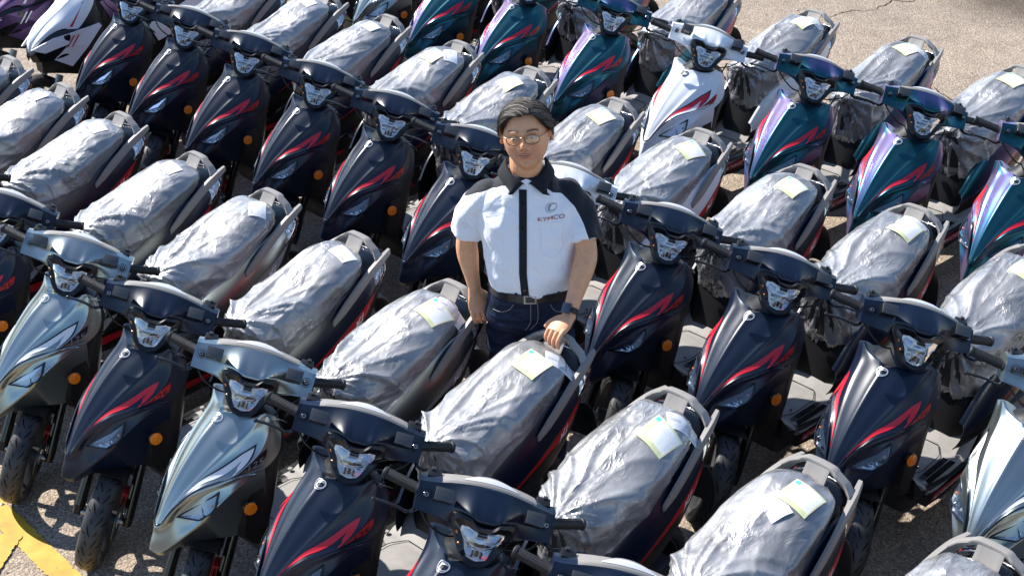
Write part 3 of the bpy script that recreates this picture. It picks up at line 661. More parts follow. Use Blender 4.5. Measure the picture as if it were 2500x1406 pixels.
def rear_body(par):
    # black cowl under the seat
    st_ = [(-.468, .085, .64, .33), (-.492, .112, .66, .325), (-.56, .130, .69, .33), (-.68, .145, .735, .36), (-.82, .142, .74, .42), (-.95, .13, .76, .50), (-1.08, .11, .775, .56), (-1.19, .08, .785, .66)]
    secs = []
    for x, hw, zt, zb in st_:
        s = [np.array([x - .095 * z * max(0, 1 + (x + .468) / .25), hw * y * (1.05 - .15 * z), zb + (zt - zb) * z]) for y, z in ((-.75, 0), (-1, .12), (-1.05, .5), (-.95, .9), (-.8, 1), (0, 1), (.8, 1), (.95, .9), (1.05, .5), (1, .12), (.75, 0), (0, 0))]
        secs.append(np.array(s))
    G = dense(np.array(secs), 28, 12); mesh_ob('underseat_cowl', *loft(list(G)), M['plastic'], par, angle=50)
    for sg in (1, -1):
        # painted side panel: upper band rising to the tail
        X = [-.44, -.52, -.62, -.74, -.86, -.98, -1.08, -1.165, -1.20]
        ZT = [.44, .535, .605, .660, .708, .748, .768, .755, .735]; ZB = [.40, .43, .470, .520, .578, .640, .692, .722, .728]
        YT = [.135, .148, .155, .158, .157, .150, .140, .118, .105]; YB = [.140, .165, .180, .188, .187, .178, .160, .128, .108]
        rows = []
        for i in range(9):
            T = np.array([X[i], YT[i], ZT[i]]); B = np.array([X[i], YB[i], ZB[i]]); rows.append([T + [0, -.015, .006], T, lerp(T, B, .5) + [0, .006, 0], B, B + [0, -.004, -.008]])
        G = dense(np.array(rows), 60, 17) * [1, sg, 1]; pn = mesh_ob('side_panel', *sheet(G, .003, sg > 0), M['black'], par, angle=50)
        # lower black cover
        ZB2 = [.33, .335, .36, .40, .44, .49, .55, .62, .66]; rows = []
        for i in range(9):
            B = np.array([X[i], YB[i] - .002, ZB[i] - .002]); C = np.array([X[i] + .02, YB[i] - .022, ZB2[i]]); rows.append([B, lerp(B, C, .3) + [0, .007, 0], lerp(B, C, .7) + [0, .006, 0], C])
        G = dense(np.array(rows), 50, 11) * [1, sg, 1]; lp = mesh_ob('lower_side_cover', *sheet(G, .003, sg > 0), M['plastic'], par, angle=50)
        VV, FF = MB_join(sheet(G, .003, sg > 0)); bvs = BVHTree.FromPolygons([Vector(v) for v in VV], FF)
        def side(x, k, d=0.0):
            """point on the lower cover: k=0 top edge, 1 bottom"""
            z0 = np.interp(-x, [-a for a in X], ZB) - .004; z1 = np.interp(-x, [-a for a in X], ZB2); y0 = np.interp(-x, [-a for a in X], YB)
            px, pz = x + .02 * k, z0 + (z1 - z0) * k; h = bvs.ray_cast(Vector((px, sg * 1.0, pz)), Vector((0, -sg, 0)))[0]
            return np.array([px, (h.y if h else sg * (y0 - .004)) + sg * (.0012 + d), pz])
        top = [(x, .02) for x in np.linspace(-.60, -1.12, 24)]; bot = [(x, np.interp(-x, [.60, .80, .92, 1.0, 1.06, 1.12], [.04, .12, .20, .34, .42, .06])) for x in np.linspace(-.60, -1.12, 24)]
        G2 = np.array([[side(a[0], a[1] * (1 - f) + b[1] * f) for f in np.linspace(0, 1, 4)] for a, b in zip(top, bot)])
        mesh_ob('stripe', *sheet(G2, .0006, sg > 0), M['deepred'], pn, smooth=False)
        lg = MB()
        def sxz(x, z, d=.0022):
            h = bvs.ray_cast(Vector((x, sg * 1.0, z)), Vector((0, -sg, 0)))[0]; return np.array([x, (h.y if h else sg * .165) + sg * d, z])
        for poly in ([(-.973, .576), (-.980, .600), (-.986, .623), (-.992, .617), (-.990, .604)], [(-.985, .590), (-.993, .605), (-.999, .615), (-1.012, .636), (-1.008, .637), (-.996, .620), (-.989, .606)], [(-.993, .604), (-.999, .610), (-1.009, .611), (-1.014, .603), (-.997, .602)], [(-1.009, .611), (-1.016, .616), (-1.018, .637), (-1.029, .649), (-1.027, .629), (-1.023, .612), (-1.014, .603)]):
            lg.add([sxz(a, b) for a, b in poly], [tuple(range(len(poly)))])
        V, F = text_mesh('SPORT', .016, .3); ca, sa = -.66, .75
        lg.add([sxz(-1.053 + (v[0] * ca - v[1] * .2) , .6445 + (v[0] * .75 + v[1] * .66)) if sg > 0 else sxz(-1.053 + (-v[0] * ca - v[1] * .2), .6445 + (-v[0] * .75 + v[1] * .66)) for v in V], F); lg.ob('lettering', M['dwhite'], lp, smooth=False)
        # tail lamp wrapping the corner
        TX = [(-1.085, .152, .690, .715), (-1.14, .145, .705, .765), (-1.19, .128, .730, .805), (-1.225, .095, .755, .815), (-1.243, .045, .765, .812), (-1.246, 0, .768, .810)]
        rows = [[np.array([x, y, zb]), np.array([x - .006, y + .006, (zb + zt) / 2]), np.array([x + .01, y - .008, zt])] for x, y, zb, zt in TX]
        G = dense(np.array(rows), 26, 9) * [1, sg, 1]
        tl = mesh_ob('tail_lamp', *sheet(G * [1, .97, 1] + [.010, 0, 0], .004, sg > 0), M['optic'], par, angle=40)
        mesh_ob('lamp_cover', *sheet(G, .002, sg > 0), M['lens'], tl, angle=60)
        mb = MB()
        for k in range(5):
            a = G[6 + 3 * k]; mb.add(*tube(np.array([a[2] * [1, .985, 1], a[6] * [1, .985, 1]]), .003, 5))
        mb.ob('red_element', M['taillens'], tl)
        # footpeg, exhaust or crank case
    mesh_ob('crank_case', *MB_join(box((-.80, .09, .25), (.42, .10, .17), bev=.03), box((-.62, 0, .23), (.46, .24, .16), bev=.04), box((-.30, 0, .235), (.42, .26, .10), bev=.03), box((-.78, -.02, .36), (.44, .22, .16), bev=.04), cyl((-.66, .12, .26), (0, 1, 0), .085, .07, 24, bev=.012), cyl((-.98, .11, .22), (0, 1, 0), .075, .07, 24, bev=.012)), M['trim'], par)
    ex = tube(np.array([(-.70, -.13, .22), (-.85, -.155, .25), (-1.16, -.17, .32)]), [.035, .055, .05], 16); sh = mesh_ob('exhaust', *ex, M['trim'], par)
    mesh_ob('heat_shield', *tube(np.array([(-.86, -.19, .27), (-1.10, -.20, .32)]), [(.028, .012), (.028, .012)], 10), M['metal'], sh)
    # kick starter lever with its red pedal rubber
    kk = mesh_ob('kick_lever', *tube(np.array([(-.70, .145, .26), (-.76, .16, .24), (-.90, .165, .23)]), .009, 8), M['metal'], par)
    mesh_ob('footrest_tag', *box((-.735, .178, .37), (.035, .006, .012), bev=.002), M['redpaint'], par)
    rows = []
    for x, hw, z in ((-1.02, .115, .775), (-1.10, .112, .800), (-1.17, .098, .806), (-1.215, .080, .802), (-1.235, .060, .775)):
        rows.append([np.array([x, y * hw, z - .02 * abs(y) ** 3]) for y in (-1, -.6, 0, .6, 1)])
    mesh_ob('tail_cover', *sheet(dense(np.array(rows), 16, 17), .006, True), M['plastic'], par)
    # rear inner fender and flap
    fl = [(-1.16, .64, .095), (-1.24, .60, .090), (-1.295, .52, .085), (-1.32, .42, .080), (-1.325, .36, .072)]
    rows = [[np.array([x + (.014 if abs(y) > .8 else 0), w_ * y, z]) for y in (-1, -.85, 0, .85, 1)] for x, z, w_ in fl]
    mesh_ob('rear_flap', *sheet(dense(np.array(rows), 16, 9), .004), M['trim'], par)
    wheel(par, (-.985, 0, .213), None, .055, 'rear_wheel')

def MB_join(*a):
    m = MB()
    for V, F in a: m.add(V, F)
    return m.V, m.F

def wheel(par, c, tf, hw, name):
    c = np.array(c); Rr = .213
    f = (lambda v: tf(v)) if tf else (lambda v: v)
    prof = [(Rr - .058, -hw * .80), (Rr - .040, -hw * .98), (Rr - .022, -hw), (Rr - .009, -hw * .82), (Rr - .002, -hw * .45), (Rr, 0), (Rr - .002, hw * .45), (Rr - .009, hw * .82), (Rr - .022, hw), (Rr - .040, hw * .98), (Rr - .058, hw * .80)]
    V, F = revolve(prof, c, (0, 1, 0), 56); root = mesh_ob(name, [f(v) for v in V], F, M['tyre'], par, angle=70)
    rim = MB().add(*revolve([(.150, -hw * .8), (.158, -hw * .8), (.158, hw * .8), (.150, hw * .8), (.140, hw * .3), (.140, -hw * .3)], c, (0, 1, 0), 40))
    rim.add(*cyl(c, (0, 1, 0), .035, hw * 2.2, 20))
    for k in range(5):
        a = 2 * pi * k / 5; d = np.array([cos(a), 0, sin(a)]); rim.add(*tube(np.array([c + d * .03, c + d * .10, c + d * .145]), [(.010, .02), (.008, .014), (.009, .018)], 8))
    mesh_ob('rim', [f(v) for v in rim.V], rim.F, M['trim'], root)
    g = MB(); rs = random.Random(3)
    def tp(a, y, up=.0006):
        yy = abs(y) / hw; r = np.interp(yy, [0, .45, .82, 1.0], [Rr, Rr - .002, Rr - .009, Rr - .022]) + up
        return c + np.array([cos(a) * r, y, sin(a) * r])
    nk = 15
    for k in range(nk):
        for sg in (1, -1):
            a0 = 2 * pi * (k + (.5 if sg > 0 else 0)) / nk
            for (ya, aa, yb, ab, w_) in ((.12, 0, .50, .20, .0022), (.55, .02, .92, .13, .0022), (.18, .24, .36, .33, .0018)):
                pts = [(hw * (ya + (yb - ya) * t + .05 * sin(t * 3)), a0 + aa + (ab - aa) * t) for t in np.linspace(0, 1, 6)]
                V = []
                for i, (y, a) in enumerate(pts):
                    ww = w_ * (1 if 0 < i < 5 else .4); V += [tp(a, sg * (y - ww)), tp(a, sg * (y + ww))]
                g.add(V, [(2 * i, 2 * i + 1, 2 * i + 3, 2 * i + 2) if sg < 0 else (2 * i + 1, 2 * i, 2 * i + 2, 2 * i + 3) for i in range(5)])
    o = mesh_ob('tread_groove', [f(v) for v in g.V], g.F, M['groove'], root, smooth=False)
    return root

def front_end(par):
    c = np.array((.238, 0, .213)); wheel(par, c, st, .046, 'front_wheel')
    for sg in (1, -1):
        P = np.array([(.035, .088 * sg, .60), (.13, .092 * sg, .42), (.222, .095 * sg, .235), (.238, .095 * sg, .200)])
        V, F = MB_join(tube(P[:3], [.017, .019, .023], 14), tube(P[2:], [.023, .020], 14)); mesh_ob('fork_leg', [st(v) for v in V], F, M['gloss'], par)
    V, F = MB_join(cyl(c, (0, 1, 0), .012, .21, 12), revolve([(.016, .053), (.032, .053), (.032, .066), (.016, .066)], c, (0, 1, 0), 20)); mesh_ob('axle', [st(v) for v in V], F, M['alu'], par)
    V, F = revolve([(.062, .060), (.098, .060), (.098, .064), (.062, .064)], c, (0, 1, 0), 40); d = mesh_ob('brake_disc', [st(v) for v in V], F, M['metal'], par)
    V, F = MB_join(box(c + [-.085, .066, .055], (.05, .035, .07), bev=.008), cyl(c + [-.085, .078, .055], (0, 1, 0), .018, .03, 14, bev=.003)); mesh_ob('brake_caliper', [st(v) for v in V], F, M['redpaint'], par)
    # inner front fender over the tyre
    rows = []
    for a in np.linspace(R(88), R(172), 12):
        r = .228 + .004 * sin(a); rows.append([c + np.array([cos(a) * (r - (.02 if abs(y) > .9 else 0)), .062 * y, sin(a) * (r - (.02 if abs(y) > .9 else 0))]) for y in (-1, -.8, 0, .8, 1)])
    V, F = sheet(dense(np.array(rows), 30, 11), .003, True); mesh_ob('front_fender', [st(v) for v in V], F, M['plastic'], par)
    hose = curve([(-.10, .13, .92), (-.02, .10, .80), (.06, .085, .60), (.16, .085, .36)], 24); mesh_ob('brake_hose', *MB_join(tube([st(v) for v in hose], .004, 6)), M['rubber'], par)

# ---- handlebar cover
HS = [(0.0, [(-.232, 1.022), (-.20, 1.040), (-.165, 1.048), (-.10, 1.031), (-.058, 1.009), (-.085, .975), (-.088, .91), (-.09, .885), (-.20, .895)]),
      (.025, [(-.232, 1.021), (-.20, 1.039), (-.165, 1.047), (-.10, 1.030), (-.059, 1.009), (-.085, .975), (-.088, .912), (-.09, .887), (-.20, .895)]),
      (.050, [(-.230, 1.019), (-.20, 1.036), (-.167, 1.044), (-.105, 1.031), (-.066, 1.018), (-.090, .978), (-.090, .925), (-.09, .895), (-.20, .899)]),
      (.085, [(-.228, 1.014), (-.20, 1.030), (-.169, 1.037), (-.124, 1.020), (-.094, 1.001), (-.098, .974), (-.094, .942), (-.10, .915), (-.195, .912)]),
      (.112, [(-.225, 1.010), (-.20, 1.024), (-.168, 1.031), (-.137, 1.012), (-.110, .990), (-.098, .970), (-.090, .950), (-.11, .928), (-.19, .925)]),
      (.160, [(-.222, 1.004), (-.20, 1.015), (-.169, 1.021), (-.149, 1.003), (-.127, .980), (-.112, .964), (-.099, .949), (-.122, .936), (-.19, .932)]),
      (.200, [(-.220, .998), (-.20, 1.007), (-.171, 1.012), (-.154, .997), (-.134, .977), (-.119, .962), (-.105, .949), (-.126, .938), (-.19, .936)]),
      (.216, [(-.219, .997), (-.20, 1.006), (-.172, 1.011), (-.155, .996), (-.135, .976), (-.120, .961), (-.106, .949), (-.127, .938), (-.19, .936)])]
HS = [(y, [p[0], p[1], (p[2][0] * .8 + p[1][0] * .2, p[2][1] * .8 + p[1][1] * .2), p[2], (p[2][0] * .85 + p[3][0] * .15, p[2][1] * .85 + p[3][1] * .15), p[3], p[4], p[5], (p[6][0] * .8 + p[5][0] * .2, p[6][1] * .8 + p[5][1] * .2), p[6], (p[6][0] * .7 + p[7][0] * .3, p[6][1] * .7 + p[7][1] * .3), p[7], p[8]]) for y, p in HS]
BZ = [(-.097, .970), (-.096, .992), (-.080, 1.006), (-.046, 1.0155), (-.024, 1.002), (0, 1.001), (.024, 1.002), (.046, 1.0155), (.080, 1.006), (.096, .992), (.097, .970), (.080, .943), (.056, .912), (.034, .893), (0, .887), (-.034, .893), (-.056, .912), (-.080, .943)]
LZ = [(-.067, .968), (-.068, .982), (-.048, .990), (-.02, .987), (0, .986), (.02, .987), (.048, .990), (.068, .982), (.067, .968), (.050, .948), (.041, .926), (.028, .909), (0, .904), (-.028, .909), (-.041, .926), (-.050, .948)]
def bf(a, b, d=0):
    x = -.052 + (1.015 - b) * .43 - 5.2 * a * a; return np.array([x + .006 + d * .9, a, b + d * .35])
def handlebar(par):
    sec = []
    ys = [h[0] for h in HS]
    for y, pr in [(-h[0], h[1]) for h in HS[:0:-1]] + HS: sec.append(np.array([(x, y, z) for x, z in pr]))
    yy = np.linspace(0, 1, 1); A = np.array(sec)
    # non-uniform stations: interpolate in order
    G = cr(A, np.linspace(0, len(A) - 1, 71)); G = np.array([cr(np.concatenate([g, g[:1]]), np.linspace(0, 13, 53)[:-1]) for g in G])
    V, F = loft(list(G)); cov = mesh_ob('handlebar_cover', [st(v) for v in V], F, M['black'], par, angle=60)
    # rear half of the cover with the gauge
    rg = []
    for y, k in ((-.15, .5), (-.12, .9), (-.06, 1.1), (0, 1.15), (.06, 1.1), (.12, .9), (.15, .5)):
        rg.append([np.array([-.172, y, 1.047 - y * y * 1.1]), np.array([-.186, y, 1.0485 - y * y * 1.15 + .001 * k]), np.array([-.222, y, 1.030 - y * y * 1.1]), np.array([-.250, y, 1.006 - y * y * 1.0]), np.array([-.245, y, .975])])
    V, F = sheet(dense(np.array(rg), 27, 17), .003, True); mesh_ob('gauge_housing', [st(v) for v in V], F, M['rail'], par)
    gv = []
    for y in np.linspace(-.085, .085, 9):
        k = math.sqrt(max(0, 1 - (y / .09) ** 2)); gv.append([np.array([-.188, y, 1.051 - y * y * 1.2]), np.array([-.188 - .022 * k, y, 1.049 - y * y * 1.4]), np.array([-.188 - .045 * k, y, 1.034 - y * y * 1.2])])
    V, F = sheet(dense(np.array(gv), 21, 9), .003, True); gg = mesh_ob('gauge', [st(v) for v in V], F, M['gaugeface'], par)
    # headlight
    n = 72; bo = resample(BZ, n); li = resample(LZ, n); bi = [(a * .93, .951 + (b - .951) * .93) for a, b in bo]
    V, F = ring_plate([(a * 1.03, .951 + (b - .951) * 1.03) for a, b in bo], bi, bf, .055, .002, .008); hl = mesh_ob('headlight', [st(v) for v in V], F, M['plastic'], par, angle=50)
    li = [min(li, key=lambda q: 0) for _ in ()] or li; cb_ = lambda q: math.atan2(q[1] - .951, q[0]); k0 = min(range(n), key=lambda k: abs(cb_(li[k]) - cb_(bi[0]))); li = li[k0:] + li[:k0]
    V, F = ring_plate(bi, li, bf, .02, .008, -.004); mesh_ob('bezel', [st(v) for v in V], F, M['gloss'], hl, angle=50)
    # reflector bowl: faceted
    deep = [(a * .72, .951 + (b - .951) * .72) for a, b in li]; V = [bf(a, b, -.006) for a, b in li] + [bf(a, b, -.022) for a, b in deep]; F = [(k, (k + 1) % n, n + (k + 1) % n, n + k) for k in range(n)] + [tuple(range(n, 2 * n))]
    mesh_ob('reflector', [st(v) for v in V], F, M['bowl'], hl, smooth=False)
    ins = MB()
    up_t = Matrix.Rotation(-.98, 3, 'Y')
    for sg in (1, -1):
        ins.add(*box(bf(.040 * sg, .972, -.012), (.003, .028, .024), Matrix.Rotation(.18 * sg, 3, 'Z') @ up_t, bev=.001))
        ins.add(*box(bf(.024 * sg, .926, -.012), (.003, .022, .022), Matrix.Rotation(.12 * sg, 3, 'Z') @ up_t, bev=.001))
    ins.add(*box(bf(0, .962, -.010), (.003, .040, .014), up_t, bev=.001)); ins.add(*box(bf(0, .938, -.010), (.003, .045, .008), up_t, bev=.001))
    mesh_ob('lamp_insert', [st(v) for v in ins.V], ins.F, M['chrome'], hl, smooth=False)
    dk = MB(); dk.add(*box(bf(0, .980, -.006), (.012, .030, .009), bev=.001)); dk.add(*box(bf(0, .925, -.012), (.012, .010, .016), bev=.001)); dk.add(*box(bf(0, .950, -.010), (.01, .075, .006))); dk.add(*box(bf(.014, .921, -.010), (.01, .006, .018))); dk.add(*box(bf(-.014, .921, -.010), (.01, .006, .018)))
    am = MB().add(*box(bf(-.074, .955, .0005), (.006, .005, .022), Matrix.Rotation(.5, 3, 'X'))).add(*box(bf(-.060, .932, .0005), (.006, .005, .018), Matrix.Rotation(.6, 3, 'X')))
    mesh_ob('amber_strip', [st(v) for v in am.V], am.F, M['amber'], hl, smooth=False)
    mesh_ob('led_module', [st(v) for v in dk.V], dk.F, M['gloss'], hl, smooth=False)
    br = MB().add(*tube(np.array([bf(-.062, .963, .0), bf(-.03, .950, .002), bf(0, .946, .002), bf(.03, .950, .002), bf(.062, .963, .0)]), .0016, 6))
    mesh_ob('lens_rib', [st(v) for v in br.V], br.F, M['chrome'], hl)
    V = [bf(a, b, -.002) for a, b in li] + [bf(a * .5, .951 + (b - .951) * .5, .003) for a, b in li] + [bf(0, .951, .004)]
    F = [(k, (k + 1) % n, n + (k + 1) % n, n + k) for k in range(n)] + [(n + k, n + (k + 1) % n, 2 * n) for k in range(n)]
    mesh_ob('lens', [st(v) for v in V], F, M['lens'], hl)
    for sg in (1, -1):
        a, b = .142, .172
        # brake reservoir standing proud of the cover
        c = np.array([-.108, sg * .143, 1.028]); rot = Matrix.Rotation(R(34), 3, 'Y')
        V, F = box(c, (.038, .056, .044), rot, bev=.004); rv = mesh_ob('reservoir', [st(v) for v in V], F, M['gloss'], par)
        up_ = np.array(rot @ Vector((0, 0, 1))); fwd_ = np.array(rot @ Vector((1, 0, 0)))
        V, F = box(c + up_ * .0235, (.040, .058, .005), rot, bev=.0015); cp = mesh_ob('cap', [st(v) for v in V], F, M['cap'], rv)
        V, F = MB_join(*[(lambda q: ([v * .9 + [0, dy, 0] for v in q[0]], q[1]))(text_mesh('WARNING', .0085)) for dy in (.007, -.007)]); mesh_ob('embossing', [st(c + up_ * .0264 + np.array([0, 1, 0]) * v[0] + fwd_ * (-v[1])) for v in V], F, M['trim2'], rv, smooth=False)
        sc = np.array([-.1285, sg * .190, .998]); ax = np.array([.62, 0, .78])
        V, F = MB_join(revolve([(.016, .0005), (.0175, .0005), (.0175, .0022), (.016, .0022)], sc, ax, 24)); mesh_ob('mirror_mount', [st(v) for v in V], F, M['gloss'], cov)
        V, F = cyl(sc - ax * .002, ax, .0105, .012, 18, bev=.002); mesh_ob('mirror_boss', [st(v) for v in V], F, M['gloss'], cov)
        V, F = revolve([(.0035, .004), (.007, .004), (.007, .010), (.0035, .010)], sc, ax, 14); mesh_ob('mirror_nut', [st(v) for v in V], F, M['alu'], cov)
        # switch cluster behind
        V, F = box((-.215, sg * .175, 1.004), (.035, .045, .020), bev=.004); sw = mesh_ob('switch_housing', [st(v) for v in V], F, M['plastic'], par)
        V, F = box((-.228, sg * .18, 1.015), (.012, .014, .010), bev=.002); mesh_ob('switch_button', [st(v) for v in V], F, M['trim'], sw)
        g0, g1 = np.array([-.168, sg * .205, .972]), np.array([-.219, sg * .323, .959])
        d = (g1 - g0); Lg = np.linalg.norm(d); d = d / Lg
        prof = [(0, .018), (.004, .022), (.008, .022), (.010, .0165), (.05, .0158), (Lg - .012, .0165), (Lg - .010, .0195), (Lg - .003, .0195), (Lg, .017)]
        V, F = tube(np.array([g0 + d * a for a, r in prof]), [r for a, r in prof], 20); gp = mesh_ob('grip', [st(v) for v in V], F, M['rubber'], par)
        rb = MB(); u = np.cross(d, [0, 0, 1.]); u /= np.linalg.norm(u); v_ = np.cross(d, u)
        for k in range(12):
            a = 2 * pi * k / 12
            for (s0, s1) in ((.018, .045), (.05, .082), (.087, Lg - .016)):
                e = (u * cos(a) + v_ * sin(a)); rb.add(*tube(np.array([g0 + d * s0 + e * .0163, g0 + d * s1 + (u * cos(a + .15) + v_ * sin(a + .15)) * .0163]), .0012, 4))
        mesh_ob('grip_rib', [st(v) for v in rb.V], rb.F, M['rubber'], gp)
        LP = curve([(-.135, sg * .195, .944), (-.112, sg * .215, .935), (-.100, sg * .235, .936), (-.108, sg * .265, .938), (-.118, sg * .30, .934), (-.125, sg * .337, .928)], 20)
        V, F = MB_join(tube(LP, [(.007, .004 + .002 * (i < 8)) for i in range(20)], 8)); lv = mesh_ob('brake_lever', [st(v) for v in V], F, M['gloss'], par)
        bm = bmesh.new(); bmesh.ops.create_uvsphere(bm, u_segments=14, v_segments=8, radius=.0078); V = [st(np.array(v.co) + LP[-1]) for v in bm.verts]; F = [tuple(v.index for v in f.verts) for f in bm.faces]; bm.free()
        mesh_ob('lever_ball', V, F, M['gloss'], lv)
        cab = curve([(-.13, sg * .20, .945), (-.09, sg * .16, .92), (-.10, sg * .10, .88), (-.13, sg * .05, .86)], 16); mesh_ob('cable', *MB_join(tube([st(v) for v in cab], .0035, 6)), M['rubber'], par)

def grab_rail(par):
    mb = MB()
    for sg in (1, -1):
        P = [(-.860, .182, .662), (-.92, .184, .706), (-1.0, .175, .754), (-1.09, .156, .796), (-1.17, .136, .822), (-1.237, .114, .836)]
        H = [.012, .021, .022, .020, .017, .011]; T = [.004, .006, .007, .009, .011, .008]
        C = curve(P, 22); h = np.interp(np.linspace(0, 5, 22), range(6), H); t = np.interp(np.linspace(0, 5, 22), range(6), T)
        V = []
        for i, c in enumerate(C):
            for a, b in ((-1, -1), (1, -1), (1.15, -.3), (.8, 1), (-.8, 1), (-1.15, .4)):
                V.append((c + np.array([0, a * t[i] * 1.1, b * h[i]])) * [1, sg, 1])
        F = gridF(22, 6, flip=sg < 0, wrap=True) + [tuple(range(5, -1, -1)), tuple(21 * 6 + k for k in range(6))]
        mb.add(V, F)
    # cross bar: rises from both arms and is flat at the back
    def xb(y):
        ay = abs(y)
        xo = np.interp(ay, [0, .03, .060, .066, .108, .135], [-1.192, -1.191, -1.188, -1.184, -1.186, -1.175]); z = np.interp(ay, [0, .05, .064, .105, .135], [.897, .896, .890, .864, .836]); return xo, z
    rows = []
    for y in np.linspace(-.135, .135, 41):
        xo, z = xb(y); w_ = .032
        rows.append(np.array([(xo, y, z - .016), (xo - .002, y, z - .004), (xo + .004, y, z + .001), (xo + w_, y, z + .003), (xo + w_ + .003, y, z - .003), (xo + w_, y, z - .016)]))
    mb.add(*loft(rows))
    # sloping plate between the bar and the seat
    rows = []
    for y in np.linspace(-.055, .055, 9):
        xo, z = xb(y); rows.append([np.array([xo + .028, y * .8, z - .006]), np.array([xo + .050, y * .8, z - .040]), np.array([xo + .085, y * .85, z - .085])])
    mb.add(*sheet(dense(np.array(rows), 17, 9), .005, True))
    return mb.ob('grab_rail', M['rail'], par, angle=42)

def seat_shape(off=0.0, film=False):
    """radial sections round the seat: spine, shoulder and lower edge for half of the outline, front to rear"""
    sh = [(-.500, .0, .700), (-.508, .060, .697), (-.540, .104, .700), (-.600, .128, .722), (-.68, .140, .744), (-.78, .147, .768), (-.90, .145, .806), (-1.0, .132, .832), (-1.065, .106, .846), (-1.100, .060, .850), (-1.112, 0, .852)]
    bt = [(-.520, .0, .470), (-.532, .078, .480), (-.572, .134, .530), (-.630, .157, .600), (-.71, .164, .640), (-.80, .165, .682), (-.90, .150, .728), (-1.0, .138, .768), (-1.07, .112, .795), (-1.108, .064, .806), (-1.120, 0, .808)]
    sp = [(-.478, 0, .738), (-.478, 0, .738), (-.480, 0, .740), (-.51, 0, .752), (-.60, 0, .776), (-.72, 0, .798), (-.85, 0, .846), (-.94, 0, .874), (-.98, 0, .882), (-1.0, 0, .882), (-1.005, 0, .882)]
    return np.array(sp), np.array(sh), np.array(bt)
def seat_grid(npm, nr, off=0., zlow=None):
    sp, sh, bt = seat_shape()
    t = np.linspace(0, 10, npm); sp, sh, bt = cr(sp, t), cr(sh, t), cr(bt, t)
    if zlow is not None: bt = bt * (1 - zlow) + sh * zlow
    G = []
    for i in range(npm):
        a, b, c = sp[i], sh[i], bt[i]; mid = lerp(a, b, .62); mid[2] = a[2] * .55 + b[2] * .45 + .012 * min(1, i / npm * 5)
        low = lerp(b, c, .5); out = (c - a) * [1, 1, 0]; l = np.linalg.norm(out); out = out / l if l > 1e-6 else np.array([1., 0, 0]); low = low + out * .006
        b2 = b + out * .004
        pts = cr(np.array([a, mid, b2, low, c]), np.linspace(0, 4, nr)); pts = pts + off * (out * .7 + np.array([0, 0, .7])) * np.clip(np.linspace(0, 3, nr), 0, 1)[:, None] + np.array([0, 0, off * .6])
        G.append(pts)
    G = np.array(G); Gm = G[-2:0:-1] * [1, -1, 1]; return np.concatenate([G, Gm])        # closed ring along axis 0
def seat(par):
    G = seat_grid(30, 12, off=-.012, zlow=.35); n, m = G.shape[:2]; V = list(G.reshape(-1, 3)); F = [((i + 1) % n * m + j, i * m + j, i * m + j + 1, (i + 1) % n * m + j + 1) for i in range(n) for j in range(m - 1)]
    return mesh_ob('seat', V, F, M['seat'], par, angle=180)
